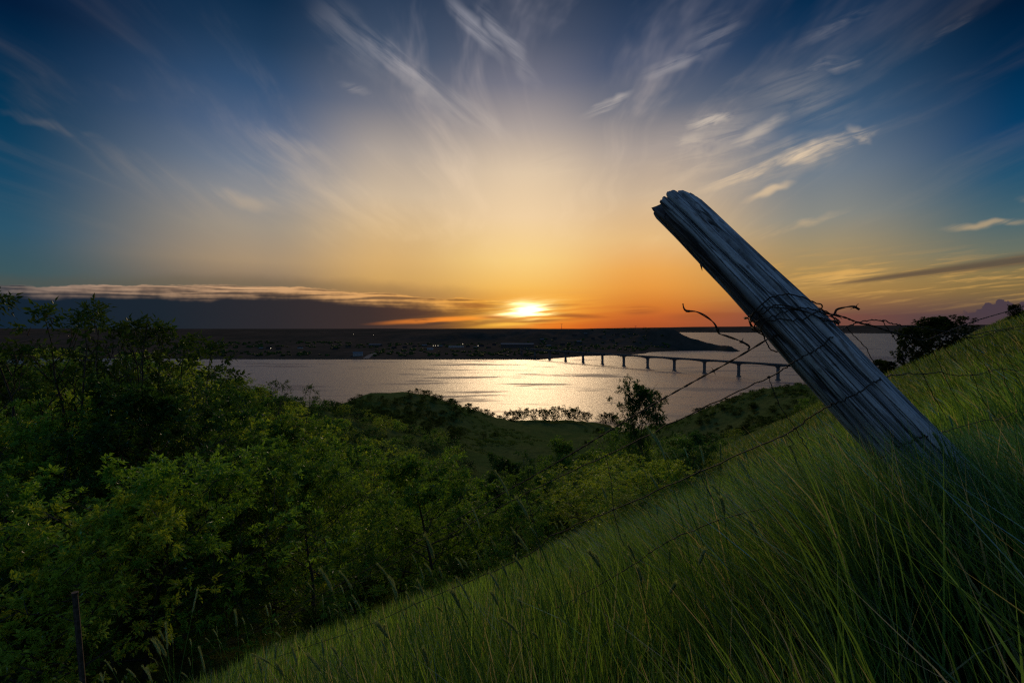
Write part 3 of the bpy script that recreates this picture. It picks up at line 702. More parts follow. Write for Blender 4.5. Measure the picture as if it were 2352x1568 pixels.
NEAR = [Proto('ash_a', M['leaf'], 5.0, seed=1, radius=1.75, limbs=18, subs=6, twigs=5, comp=4.6, leaflets=6, leaf=0.095, base=0.10),
        Proto('ash_b', M['leaf'], 5.0, seed=2, radius=1.5, limbs=20, subs=5, twigs=5, comp=4.6, leaflets=6, leaf=0.09, base=0.08),
        Proto('ash_c', M['leaf3'], 5.0, seed=3, radius=1.9, limbs=18, subs=6, twigs=5, comp=4.4, leaflets=6, leaf=0.095, base=0.06),
        Proto('ash_d', M['leaf2'], 5.0, seed=4, radius=1.6, limbs=19, subs=6, twigs=5, comp=4.4, leaflets=6, leaf=0.09, base=0.08),
        Proto('ash_e', M['leaf'], 5.0, seed=15, radius=2.1, limbs=19, subs=6, twigs=5, comp=4.4, leaflets=6, leaf=0.095, base=0.05, lean=0.2)]
MID = [Proto('oak_a', M['leaf'], 5.0, seed=21, radius=2.2, limbs=16, subs=5, twigs=3, comp=2.6, leaflets=4, leaf=0.19, base=0.1, single=True),
       Proto('oak_b', M['leaf2'], 5.0, seed=22, radius=2.5, limbs=16, subs=5, twigs=3, comp=2.6, leaflets=4, leaf=0.20, base=0.06, single=True),
       Proto('oak_c', M['leaf3'], 5.0, seed=23, radius=2.3, limbs=14, subs=5, twigs=3, comp=2.6, leaflets=4, leaf=0.19, base=0.08, single=True)]
FARP = [Proto('grove_a', M['leaf_far'], 5.0, seed=31, radius=2.7, limbs=12, subs=4, twigs=3, comp=1.2, leaflets=3, leaf=0.36, base=0.04, single=True),
        Proto('grove_b', M['leaf_far'], 5.0, seed=32, radius=2.3, limbs=12, subs=4, twigs=3, comp=1.2, leaflets=3, leaf=0.36, base=0.15, single=True)]
SAP = [Proto('sapling_a', M['leaf_far2'], 5.0, seed=41, radius=0.62, limbs=12, subs=3, twigs=1, comp=1.5, leaflets=5, leaf=0.11, base=0.22, trunk_r=0.04, sparse=0.35, up=0.7, lean=0.06),
       Proto('sapling_b', M['leaf_far2'], 5.0, seed=42, radius=0.85, limbs=11, subs=3, twigs=1, comp=1.5, leaflets=5, leaf=0.11, base=0.25, trunk_r=0.04, sparse=0.4, up=0.8, lean=0.1)]
CREST = Proto('crest_oak', M['leaf_far'], 5.0, seed=71, radius=2.0, limbs=22, subs=6, twigs=6, comp=3.6, leaflets=4, leaf=0.17, base=0.08, single=True)
LONE = Proto('lone_ash', M['leaf2'], 5.0, seed=51, radius=1.45, limbs=22, subs=5, twigs=4, comp=3.6, leaflets=6, leaf=0.10, base=0.42, trunk_r=0.05, sparse=0.15, up=0.6, lean=0.03)

# ------------------------------------------------------------------ where trees stand
CAPX = [-900, 0, 400, 470, 560, 650, 760, 900, 1000, 1060, 1120, 1180, 1250, 1330, 1420, 1450, 1600, 1690, 1720, 1900]
CAPY = [745, 784, 806, 822, 856, 890, 918, 948, 988, 1012, 1034, 1046, 1012, 1004, 985, 960, 972, 992, 1060, 1100]
def cap_h(x, y, z0):                         # how tall the thicket grows here
    px = 1176 + FPX * x / y; cy = np.interp(px, CAPX, CAPY)
    return float(at(px, cy, y).z - z0)
def inside(x, y, poly):
    c = False; j = len(poly) - 1
    for i in range(len(poly)):
        xi, yi = poly[i]; xj, yj = poly[j]
        if (yi > y) != (yj > y) and x < (xj - xi) * (y - yi) / (yj - yi) + xi: c = not c
        j = i
    return c
POLY = [(-30, 10), (-13, 5.8), (-9.6, 6.0), (-7.6, 7.6), (-5.8, 10), (-4.2, 13.5), (-2.2, 17), (0.6, 18), (3.2, 14.5), (4.8, 13.6), (6.6, 15.5), (7.6, 20), (8, 30), (12, 48), (4, 62), (-12, 70), (-40, 74), (-48, 40)]
rt = random.Random(12); spots = []
tries = 0
while tries < 9000:
    tries += 1
    y = 5.4 + 66 * rt.random() ** 1.25; x = rt.uniform(-46, 14)
    if not inside(x, y, POLY) or abs(x) / y > 1.25: continue
    sp = 1.9 + 0.050 * y
    if all((x - a) ** 2 + (y - b) ** 2 > sp * sp for a, b in spots): spots.append((x, y))
ntree = 0
for x, y in spots:
    z0 = h1(x, y); cap = cap_h(x, y, z0) * rt.choice([0.66, 0.8, 0.92, 1.0])
    hh = min(rt.uniform(3.6, 7.4), cap)
    if hh < 1.3: continue
    r_ = math.hypot(x, y)
    pr = rt.choice(NEAR) if y < 34 else rt.choice(MID)
    wide = min(1.9, max(1.15, 4.6 / hh)) if hh < 4.5 else 1.15
    if y < 9: lab, gr = ('leafy ash tree nearest the dark stake at the lower left' if x > -9 else 'leafy ash tree at the left edge of the photo, nearest of the thicket'), None
    elif x < -12: lab, gr = 'dark leafy tree on the wooded left bank of the ravine', 'trees on the left bank'
    elif x > 0: lab, gr = 'low leafy tree at the foot of the grassy slope', 'low trees at the foot of the slope'
    elif y < 34: lab, gr = 'yellow green leafy ash tree filling the ravine', 'ash trees in the ravine'
    else: lab, gr = 'rounded tree farther down the ravine', 'trees farther down the ravine'
    pr.place('ash_tree' if y < 34 else 'ravine_tree', x, y, hh, lab, 'tree', gr, rt.uniform(0, 6.28), None, wide); ntree += 1
# undergrowth closing the floor of the thicket
UND = Proto('underbrush', M['leaf2'], 2.0, seed=61, radius=1.5, limbs=16, subs=5, twigs=4, comp=3.6, leaflets=5, leaf=0.10, base=0.02, trunk_r=0.05, up=0.9)
us = []; tries = 0
while tries < 4000 and len(us) < 70:
    tries += 1
    y = 5.0 + 38 * rt.random() ** 1.2; x = rt.uniform(-30, 9)
    if inside(x, y, POLY) and abs(x) / y < 1.2 and all((x - a) ** 2 + (y - b) ** 2 > 2.2 for a, b in us): us.append((x, y))
for x, y in us:
    z0 = h1(x, y); hh = min(rt.uniform(1.3, 2.4), cap_h(x, y, z0) * 0.7)
    if hh > 0.7: UND.place('undergrowth_shrub', x, y, hh, 'leafy undergrowth shrub between the tree stems', 'shrub', 'undergrowth of the thicket', None, None, 1.2)
# saplings against the sky on the left bank
for px, ptop, yd, k, lab in [(12, 636, 13, 0, 'slim sapling at the left edge of the photo, tallest against the dusk sky'), (62, 642, 14, 1, 'leaning slim sapling right of the leftmost one, against the dusk sky'), (168, 660, 14, 1, 'bushy sapling with a pointed top against the dark cloud bank'), (192, 672, 14.5, 0, 'shorter sapling joined to the right side of the bushy pointed one'), (232, 690, 15, 1, 'open branched sapling third clump from the left skyline'), (255, 702, 15, 0, 'small sapling right of the open branched one'), (300, 712, 16, 0, 'narrow sapling of the fourth skyline clump'), (330, 716, 16, 1, 'forked thin sapling of the fourth skyline clump'), (355, 712, 16.5, 0, 'tallest thin stem of the fourth skyline clump'), (385, 740, 18, 0, 'small sapling where the left bank starts to fall'), (428, 760, 20, 0, 'last small sapling on the falling left bank skyline'), (630, 862, 46, 1, 'thin shrub with bare twigs against the lake'), (690, 878, 60, 0, 'small twiggy shrub against the lake')]:
    p = at(px, ptop, yd); z0 = h1(p.x, p.y); SAP[k].place('sapling', p.x, p.y, max(1.5, p.z - z0), lab, 'sapling', None, rt.uniform(0, 6))
# the lone tree above the thicket, and smaller picked-out trees
p = at(1478, 857, 19); LONE.place('lone_tree', p.x, p.y, p.z - h1(p.x, p.y), 'open crowned lone tree standing up against the lake water', 'tree', None, 1.0, None, 0.72)
for px, ptop, yd, pr, w, lab in [(1455, 1030, 10.5, 2, 1.0, 'bright leafy bush in front of the bare stemmed tree'), (1590, 985, 12.0, 3, 0.8, 'thin trunked tree at the edge of the grass slope'), (1640, 1030, 12.5, 2, 0.9, 'yellow green bush right of the thin trunked tree'), (1180, 1120, 17.5, 0, 0.9, 'small tree with a visible trunk at the lower edge of the grass'), (1480, 1120, 9.6, 2, 1.3, 'low leafy shrub growing out of the grass slope')]:
    p = at(px, ptop, yd); NEAR[pr].place('slope_tree', p.x, p.y, max(0.8, p.z - h1(p.x, p.y)), lab, 'tree', None, None, None, w * 1.5)
# dark trees beyond the crest on the right
for px, ptop, pb, yd, pr, w, lab in [(2098, 742, 818, 60, 1, 0.9, 'dark tree left of the round topped one on the hill crest'), (2160, 720, 790, 62, 1, 1.35, 'round topped dark tree on the hill crest'), (2020, 822, 850, 66, 0, 1.2, 'low dark shrub at the end of the hill crest'), (2045, 826, 846, 64, 1, 1.0, 'low dark shrub between the crest shrub and the dark trees'), (2330, 694, 712, 44, 0, 0.7, 'small dark shrub high on the right crest')]:
    p = at(px, ptop, yd); z0 = min(h1(p.x, p.y), at(px, pb, yd).z); CREST.place('crest_tree', p.x, p.y, p.z - z0, lab, 'tree', None, None, z0, w)
for k_, (px, pb, hh) in enumerate([(1852, 905, 4.0), (1872, 915, 3.5), (1835, 890, 3.0), (1905, 905, 3.0)]):
    p = at(px, pb, 150); MID[0].place('spur_shrub', p.x, p.y, hh, ['tallest green shrub', 'second tallest green shrub', 'leftmost green shrub', 'rightmost green shrub'][k_] + ' behind the leaning post on the dark spur', 'shrub', 'shrubs on the spur behind the post', None, None, 1.2)
for q in range(120):
    px = rt.uniform(1600, 1860); yd = rt.uniform(150, 262); x = (px - 1176) / FPX * yd
    rt.choice(FARP).place('spur_scrub', x, yd, rt.uniform(1.2, 2.6), 'low dark scrub bush on the spur above the lake', 'shrub', 'scrub on the dark spur', None, None, 1.6)
# the wooded ridge between ravine and lake
sp2 = []; tries = 0
while tries < 14000 and len(sp2) < 285:
    tries += 1
    y = rt.uniform(70, 415); a = rt.random()
    xr = np.interp(y, [70, 110, 170, 250, 330, 380, 415], [-40, -50, -62, -70, -50, -34, -14]); x = xr + rt.uniform(-16, 46 if y < 250 else 30)
    if 262 < y < 330 and -95 < x < -60: continue                  # the open plateau meadow
    if x > np.interp(y, [70, 120, 200, 300, 415], [2, 2, -8, -14, 6]): continue
    if y > 340 and x < -45: continue
    s_ = 3.2 + 0.011 * y
    if all((x - q[0]) ** 2 + (y - q[1]) ** 2 > s_ * s_ for q in sp2): sp2.append((x, y))
for x, y in sp2:
    hh = rt.uniform(3.0, 5.2) * (1 if y < 250 else 0.85)
    z0 = h1(x, y)
    cap = cap_h(x, y, z0) if 1176 + FPX * x / y < 800 else 9
    hh = min(hh, max(cap, 1.6))
    (rt.choice(MID) if y < 200 else rt.choice(FARP)).place('ridge_tree', x, y, hh, 'dark bushy tree on the wooded ridge beyond the ravine', 'tree', 'trees on the wooded ridge', None, None, 1.45)
# meadow shrubs and the row along the lake edge
ORD = ['first', 'second', 'third', 'fourth', 'fifth', 'sixth', 'seventh', 'eighth', 'ninth', 'tenth', 'eleventh', 'twelfth', 'thirteenth', 'fourteenth', 'fifteenth', 'sixteenth']
for k_, (px, pb, hh) in enumerate([(1165, 972, 7), (1180, 970, 8), (1196, 968, 7.5), (1212, 966, 8), (1230, 965, 8.5), (1248, 963, 8), (1262, 962, 9), (1282, 962, 11), (1300, 961, 8), (1318, 962, 9.5), (1334, 962, 8.5), (1348, 963, 7), (1385, 966, 7), (1398, 964, 9), (1410, 963, 8), (1425, 966, 7)]):
    yd = 405 + rt.uniform(-12, 12); p = at(px, pb, yd)
    rt.choice(FARP).place('shore_tree', p.x, p.y, hh * 1.35, ORD[k_] + ' dark tree from the left in the row along the lake edge', 'tree', 'row of trees at the lake edge', None, None, 1.1)
for px, yd, hh in [(1440, 330, 5), (1462, 340, 5), (1480, 330, 4), (1505, 350, 5), (1530, 345, 4.5), (1555, 355, 4), (1580, 350, 4), (1375, 300, 4.5), (1382, 295, 4), (1420, 300, 4), (1110, 250, 3.5), (1135, 260, 3), (1205, 150, 4), (1225, 145, 3.5), (1240, 200, 3), (1290, 260, 2.5), (1345, 240, 3), (1400, 200, 3.5), (1440, 190, 4), (1500, 150, 4), (1530, 140, 4), (1600, 170, 3), (1640, 150, 3.5), (1180, 110, 4), (1160, 95, 4), (1300, 95, 4), (1250, 85, 4.5), (1215, 75, 4.5), (1340, 80, 4), (1400, 75, 3.6), (1450, 70, 4), (1520, 66, 3.5), (1580, 80, 3.5), (1660, 90, 3.2), (1690, 110, 3)]:
    x = (px - 1176) / FPX * yd
    (rt.choice(FARP) if yd > 220 else rt.choice(MID)).place('meadow_shrub', x, yd, hh, 'dark shrub scattered over the meadow below the hill', 'shrub', 'shrubs on the meadow', None, None, 1.3)
# low scrub that runs together over the far slopes (not the plateau, not the middle meadow)
def quad_cloud(n, seed, size):
    rng = np.random.default_rng(seed); p = rng.normal(size=(n, 3)); p /= np.linalg.norm(p, axis=1, keepdims=True); p *= (0.55 + 0.45 * rng.random((n, 1))); p[:, 2] = np.abs(p[:, 2]) * 0.8
    return leaves_np(p, rng.normal(size=(n, 3)), size, 0.7, rng, 0.1)
qv, qf = quad_cloud(46, 5, 0.42); sv_, sf_, off = [], [], 0; cnt = 0; tries = 0
while cnt < 2600 and tries < 30000:
    tries += 1
    y = rt.uniform(80, 420); px = rt.uniform(560, 1860); x = (px - 1176) / FPX * y
    if 255 < y < 335 and -98 < x < -58: continue
    d_ = float(fbm(np.array([x / 30 + 5]), np.array([y / 30]), 3)[0])
    mid = 0.26 if (1130 < px < 1480 and y > 120) else -0.12
    if d_ < mid: continue
    z = h1(x, y)
    if z < 1.0: continue
    k_ = rt.uniform(0.7, 1.7); a_ = rt.uniform(0, 6.28); ca, sa = math.cos(a_) * k_, math.sin(a_) * k_
    sv_.append(np.stack([qv[:, 0] * ca - qv[:, 1] * sa + x, qv[:, 0] * sa + qv[:, 1] * ca + y, qv[:, 2] * k_ * 0.85 + z - 0.1], -1)); sf_.append(qf + off); off += len(qv); cnt += 1
o = link('hillside_scrub', mesh_np('hillside_scrub', np.concatenate(sv_), np.concatenate(sf_), M['leaf_far2'])); tag(o, 'low green scrub running together over the slopes above the lake', 'scrub', None, 'stuff')
# town trees on the far shore, a mass of dots
bm_v, bm_f, nb_ = [], [], 0
icoV = np.array([[0, 0, 1], [.89, 0, .45], [.28, .85, .45], [-.72, .53, .45], [-.72, -.53, .45], [.28, -.85, .45], [.72, .53, -.45], [-.28, .85, -.45], [-.89, 0, -.45], [-.28, -.85, -.45], [.72, -.53, -.45], [0, 0, -1]])
icoF = np.array([[0, 1, 2], [0, 2, 3], [0, 3, 4], [0, 4, 5], [0, 5, 1], [1, 6, 2], [2, 7, 3], [3, 8, 4], [4, 9, 5], [5, 10, 1], [6, 7, 2], [7, 8, 3], [8, 9, 4], [9, 10, 5], [10, 6, 1], [11, 7, 6], [11, 8, 7], [11, 9, 8], [11, 10, 9], [11, 6, 10]])
for q in range(1100):
    x = rt.uniform(-1500, 600); y = np.interp(x, SHX, SHY) + 60 + rt.random() ** 1.3 * 620
    z = float(HF(np.array([x]), np.array([y]))[0]); s_ = rt.uniform(3, 6)
    if fbm(np.array([x / 160]), np.array([y / 160]), 3)[0] < -0.05: continue
    for w_ in range(3):
        o_ = np.array([rt.uniform(-1, 1) * s_, rt.uniform(-1, 1) * s_, 0]); bm_v.append(icoV * np.array([s_ * rt.uniform(.5, 1), s_, s_ * rt.uniform(.4, .8)]) * (1 + 0.25 * RNG.normal(size=(12, 1))) + np.array([x, y, z + s_ * 0.3]) + o_); bm_f.append(icoF + nb_); nb_ += 12
o = link('town_trees', mesh_np('town_trees', np.concatenate(bm_v), np.concatenate(bm_f), M['leaf_far2'])); tag(o, 'mass of dark trees among the roofs of the far town', 'trees', None, 'stuff')

# ------------------------------------------------------------------ weathered leaning post
def wood_mat():
    m, gg, out = mat('weathered_grey_wood')
    at_ = gg.node('ShaderNodeAttribute'); at_.attribute_name = 'grain'       # (angle, length, radius) of the trunk
    sp = gg.node('ShaderNodeSeparateXYZ'); gg.nt.links.new(at_.outputs['Vector'], sp.inputs[0])
    a, l = E(gg, sp.outputs[0]), E(gg, sp.outputs[1])
    ca = gg.m('COSINE', a); sa = gg.m('SINE', a)
    fine = gg.noise(gg.xyz(ca * 9, sa * 9, l * 3.4), 1.0, 5, 0.65, dim='3D')
    coarse = gg.noise(gg.xyz(ca * 2.4, sa * 2.4, l * 2.6), 1.0, 5, 0.62, 0.3, dim='3D')
    crack = gg.noise(gg.xyz(ca * 4.2, sa * 4.2, l * 0.9 + 3), 1.0, 3, 0.55, 0.2, dim='3D')
    blot = gg.noise(gg.xyz(ca * 5, sa * 5, l * 16), 1.0, 4, 0.65, dim='3D')
    c = gg.mix(gg.sstep(fine * 0.28 + coarse * 0.72, 0.36, 0.60), (0.15, 0.155, 0.162, 1), (0.46, 0.47, 0.485, 1))
    c = gg.mix(gg.sstep(coarse, 0.54, 0.68) * 0.8, c, (0.105, 0.078, 0.058, 1))
    c = gg.mix(gg.sstep(blot, 0.56, 0.72) * 0.6, c, (0.045, 0.036, 0.030, 1))
    # old bark-brown rot on the weather side near the top
    side = gg.sstep(gg.m('COSINE', a - 0.85), 0.80, 0.97) * gg.sstep(l + (coarse - 0.5) * 1.2, 0.85, 1.15)
    c = gg.mix(side * 0.85, c, gg.mix(gg.sstep(blot, 0.35, 0.65), (0.022, 0.017, 0.014, 1), (0.085, 0.056, 0.040, 1)))
    ck = gg.sstep(gg.m('ABSOLUTE', crack - 0.5), 0.03, 0.006)
    c = gg.mix(ck * 0.85, c, (0.016, 0.013, 0.012, 1))
    p = principled(gg, out, Roughness=0.82); gg.put(p.inputs['Base Color'], c); p.inputs['Specular IOR Level'].default_value = 0.25
    gg.put(p.inputs['Normal'], bump(gg, fine * 0.16 + coarse * 0.4 + blot * 0.22 - ck * 0.9, 1.0, 0.006))
    return m
M['post'] = wood_mat()
M['postdark'] = plain('dark_split_wood', (0.055, 0.042, 0.033), 0.9, 0.5, 30.0)

AX = [(1545, 468, 2.20, .089), (1597, 517, 2.10, .0885), (1716, 637, 1.90, .088), (1837, 762, 1.73, .0915), (2006, 943, 1.60, .092), (2100, 1040, 1.55, .093), (2200, 1140, 1.50, .093), (2320, 1258, 1.42, .093)]
AXP = np.array([list(at(a, b, c)) for a, b, c, _ in AX])[::-1]; AXR = np.array([r_ * 1.02 for *_, r_ in AX])[::-1]
seg = np.concatenate([[0], np.cumsum(np.linalg.norm(np.diff(AXP, axis=0), axis=1))]); PL = seg[-1]
def ax(t):                                   # smooth axis point by length from the base
    return np.stack([np.interp(t, seg, AXP[:, i]) for i in range(3)], -1)
NL, NA = 150, 144
ls = np.linspace(0, PL, NL); C0 = ax(ls)
for _ in range(14): C0[1:-1] = (C0[:-2] + 2 * C0[1:-1] + C0[2:]) / 4
T0 = np.gradient(C0, axis=0); T0 /= np.linalg.norm(T0, axis=1, keepdims=True)
viewv = -C0 / 1.0 + np.array([0, 0, EYE]); U0 = viewv - T0 * (viewv * T0).sum(1, keepdims=True); U0 /= np.linalg.norm(U0, axis=1, keepdims=True)   # faces the viewer side
W0 = np.cross(T0, U0)
ang = np.linspace(0, 2 * np.pi, NA, endpoint=False)          # 0 = towards the viewer, pi/2 = along W0
rad0 = np.interp(ls, seg, AXR)
LL, AA = np.meshgrid(ls, ang, indexing='ij')
def cyl_noise(fa, fl, o=3, sd_=0.0): return fbm(np.cos(AA) * fa + 50 + sd_, np.sin(AA) * fa + 50 + LL * fl + sd_ * 1.7, o)
rr_ = rad0[:, None] * (1 + 0.10 * cyl_noise(1.2, 0.9) + 0.006 * cyl_noise(6, 0.5, 3, 9) )
def groove(a0, w, dep, l0, l1, wob=0.10, sd_=0.0):
    c_ = a0 + wob * fbm(LL * 2.1 + sd_, LL * 0 + sd_ * 3 + 1, 3)
    d = np.angle(np.exp(1j * (AA - c_))); return dep * np.exp(-(d / w) ** 2) * sst(LL, l0 - .12, l0 + .12) * sst(LL, l1 + .12, l1 - .12)
SPLIT = None
for a0, w, dep, l0, l1, s_ in [(0.55, .05, .030, 0.2, 2.2, 1), (-0.15, .035, .020, 0.3, 1.1, 2), (0.05, .04, .022, 1.0, 2.3, 3), (-0.7, .05, .026, 0.1, 1.7, 4), (1.05, .04, .020, 0.8, 2.4, 5), (-1.1, .03, .012, 0.9, 2.2, 6), (1.6, .05, .02, 0.2, 2.2, 7), (2.6, .05, .02, 0.2, 2.2, 8), (-2.0, .05, .02, .2, 2.2, 9), (0.3, .02, .010, .2, 1.0, 10), (-0.4, .02, .010, 1.2, 2.0, 11), (0.8, .02, .010, 0.1, 1.3, 12)]:
    rr_ = rr_ - groove(a0, w, dep, l0, l1, sd_=s_ * 3.7)
# which way is picture-left on the post (the underside edge of the lean)?
leftsign = 1.0 if W0[NL // 2, 0] < 0 else -1.0
AL = leftsign * 1.2                                        # angle of the split near the picture-left edge
for k_ in range(NL):
    pass
rr_ = rr_ - groove(AL, .11, .07, PL - 0.10, PL + .3, 0.02, 1.3) - groove(AL + leftsign * 0.02, .05, .03, PL - 0.45, PL + .2, 0.03, 2.3)
# uneven broken top: per-angle length
tl_ = PL + 0.016 * fbm(np.cos(ang) * 3 + 7, np.sin(ang) * 3 + 7, 4) + 0.002 * RNG.normal(size=NA)
dL = np.angle(np.exp(1j * (ang - AL))) * leftsign
tl_ = tl_ - 0.13 * np.exp(-((np.sin(ang) * leftsign - 0.60) / 0.13) ** 2) + 0.030 * sst(np.sin(ang) * leftsign, 0.78, 0.84) - 0.085 * np.exp(-((dL + 2.6) / 0.62) ** 2)
lsc = LL.copy(); topw = sst(LL, PL - 0.22, PL); lsc = LL + (tl_[None] - PL) * topw
def onaxis(Lq):
    idx = np.clip(Lq / PL * (NL - 1), 0, NL - 1.0001); i0 = np.floor(idx).astype(int); f = (idx - i0)[..., None]
    ext = (Lq - PL).clip(0)[..., None] * T0[-1]
    lerp = lambda A: A[i0] * (1 - f) + A[i0 + 1] * f
    return lerp(C0) + ext, lerp(U0), lerp(W0)
cc, uu, ww_ = onaxis(lsc)
rr_ = rr_ * (1 - 0.05 * sst(LL, PL - 0.02, PL))
PV = cc + (uu * np.cos(AA)[..., None] + ww_ * np.sin(AA)[..., None]) * rr_[..., None]
PV = PV.reshape(-1, 3)
i, j = np.meshgrid(np.arange(NL - 1), np.arange(NA), indexing='ij')
PF = np.stack([i * NA + j, i * NA + (j + 1) % NA, (i + 1) * NA + (j + 1) % NA, (i + 1) * NA + j], -1).reshape(-1, 4)
# end grain: rings stepping inwards and down a little
caps = []; prev = (NL - 1) * NA; cols_a = [AA.ravel()]; cols_l = [LL.ravel()]
topring = PV[prev:prev + NA]; ctr = topring.mean(0); extraV = []; nbase = len(PV)
for q, sc_ in enumerate((0.82, 0.6, 0.38, 0.18, 0.04)):
    ring = ctr + (topring - ctr) * sc_ + T0[-1] * (0.012 * RNG.normal(size=(NA, 1)) * 0.5 - 0.012 * (1 - sc_)) + T0[-1] * (0.02 * fbm(np.cos(ang) * 3 * sc_ + 3, np.sin(ang) * 3 * sc_ + q, 3))[:, None]
    extraV.append(ring); st_ = nbase + q * NA; jn = np.arange(NA)
    caps.append(np.stack([prev + jn, prev + (jn + 1) % NA, st_ + (jn + 1) % NA, st_ + jn], -1)); prev = st_
    cols_a.append(ang); cols_l.append(np.full(NA, PL + 0.3 + q * 0.1))
PV = np.concatenate([PV] + extraV); PF = np.concatenate([PF] + caps)
me = mesh_np('post_timber', PV, PF, M['post'], True)
at_ = me.attributes.new('grain', 'FLOAT_VECTOR', 'POINT')
ga, gl_ = np.concatenate(cols_a), np.concatenate(cols_l)
at_.data.foreach_set('vector', np.stack([ga * leftsign, gl_ / PL * 2.0, ga * 0], -1).astype(np.float32).ravel())
postroot = empty('leaning_fence_post', AXP[0]); tag(postroot, 'thick weathered grey wooden fence post leaning left out of the grass', 'fence post')
o = link('timber', me, postroot); o.matrix_parent_inverse = Matrix.Translation(-Vector(AXP[0]))
b = MB(); q0 = at(1608, 598, 2.06); q1 = at(1613, 622, 2.04)
b.tube([at(1603, 590, 2.07), at(1609, 597, 2.06), q0.lerp(q1, .5), q1], [0.006, 0.006, 0.004, 0.0008], 5)
o = b.build('splinter', M['postdark'], postroot); o.matrix_parent_inverse = Matrix.Translation(-Vector(AXP[0]))

# small dark stake at the lower left
p0 = at(172, 1362, 5.0); p1 = p0 + Vector((0.22, -0.05, -2.6)); st = empty('steel_stake', p1); tag(st, 'thin dark stake standing in the shadows at the lower left', 'stake')
b = MB(); b.tube([p1, p0.lerp(p1, .5), p0], 0.026, 6); o = b.build('shaft', M['postdark'], st); o.matrix_parent_inverse = Matrix.Translation(-p1)
b = MB(); b.tube([p0 + Vector((0, 0, -0.005)), p0 + Vector((0, 0, 0.012))], 0.032, 6); o = b.build('cap', M['postdark'], st); o.matrix_parent_inverse = Matrix.Translation(-p1)

# ------------------------------------------------------------------ wires
M['wire'] = plain('rusted_wire', (0.050, 0.036, 0.028), 0.75, 0.5, 60.0, 0.4)
def inv_l(px): return 0.585 - max(0.0, 1780 - px) * 0.00034
def inv_r(px): return 0.585 - max(0.0, px - 1880) * 0.00066
def crom(P, n=8):
    P = [Vector(p) for p in P]; out = []
    for i in range(len(P) - 1):
        a = P[max(i - 1, 0)]; b_ = P[i]; c = P[i + 1]; d = P[min(i + 2, len(P) - 1)]
        for k_ in range(n):
            t = k_ / n
            out.append(0.5 * ((2 * b_) + (c - a) * t + (2 * a - 5 * b_ + 4 * c - d) * t * t + (3 * b_ - a - 3 * c + d) * t ** 3))
    out.append(P[-1]); return out
def wpts(L, d=None, dd=0.0):
    r_ = []
    for q in L:
        px, py = q[0], q[1]; dep = q[2] if len(q) > 2 else (1 / (inv_l(px) if px < 1800 else inv_r(px)) if d is None else d)
        r_.append(at(px, py, dep + dd))
    return r_
def straight_wire(name, P, r_, parent, kink=0.003, n=8, label=None):
    P = crom(P, n); P = [p + Vector(RNG.normal(size=3)) * kink * (0.5 if k_ in (0, len(P) - 1) else 1) for k_, p in enumerate(P)]
    b = MB(); b.tube(P, r_, 6); o = b.build(name, M['wire'], parent, None, True)
    return o, P
def twisted(name, P, r_, parent, twist=26.0):
    """two strands twisted about each other"""
    P = crom(P, 14); b = MB(); L = 0.0; tr = [[], []]
    for i, p in enumerate(P):
        if i: L += (p - P[i - 1]).length
        t = (P[min(i + 1, len(P) - 1)] - P[max(i - 1, 0)]).normalized(); a = t.cross(Vector((0, 0, 1))).normalized(); c = t.cross(a)
        for s_ in (0, 1):
            th_ = L * twist * 2 + s_ * math.pi; tr[s_].append(p + (a * math.cos(th_) + c * math.sin(th_)) * r_ * 0.95)
    for s_ in (0, 1): b.tube(tr[s_], r_, 5)
    o = b.build(name, M['wire'], parent, None, True); return o, P
def barb(parent, p, t, r_=0.0016, ln=0.016, seed=0):
    rg = random.Random(seed); b = MB(); a = t.cross(Vector((rg.uniform(-1, 1), rg.uniform(-1, 1), rg.uniform(-1, 1)))).normalized(); c = t.cross(a)
    for s_ in (1, -1):
        d_ = (a * s_ + c * rg.uniform(-.5, .5) + t * rg.uniform(-.35, .35)).normalized(); b.tube([p - d_ * ln * 0.4, p + d_ * ln], [r_, r_ * 0.5], 5)
    b.tube([p - t * 0.005, p + t * 0.005], r_ * 2.6, 6)
    return b.build('barb', M['wire'], parent, None, True)
def P0(root): return root

# barbed strand running down to the left from the post
fA = empty('barbed_wire', (0, 0, 0)); tag(fA, 'barbed wire strand running down left from the coils on the leaning post', 'wire')
A = wpts([(1800, 762), (1765, 778), (1720, 805), (1656, 842), (1590, 878), (1480.8, 940), (1380, 1001), (1264.8, 1070), (1110, 1158), (940.8, 1254), (760, 1352), (520, 1478), (330, 1585)])
o, P = twisted('strand', A, 0.0019, fA)
for k_, (px) in enumerate((1640, 1578, 1450, 1330, 1180)):
    q = min(range(1, len(P) - 1), key=lambda i: abs(P[i].x / P[i].y - (px - 1176) / FPX)); barb(o, P[q], (P[q + 1] - P[q - 1]).normalized(), seed=k_)
# loose curled end above the lake
fL = empty('loose_barbed_wire', (0, 0, 0)); tag(fL, 'loose curled end of barbed wire sticking up left of the post', 'wire')
LO = wpts([(1568.5, 697), (1571, 708), (1578, 714), (1600, 716), (1622, 727), (1640, 742), (1648, 757), (1652, 766), (1670, 772), (1695, 781), (1712, 789), (1721, 796), (1718, 803)], 1.74)
o, P = twisted('strand', LO, 0.0019, fL)
for k_, px in enumerate((1580, 1648, 1704)):
    q = min(range(1, len(P) - 1), key=lambda i: abs(P[i].x / P[i].y - (px - 1176) / FPX)); barb(o, P[q], (P[q + 1] - P[q - 1]).normalized(), seed=30 + k_)
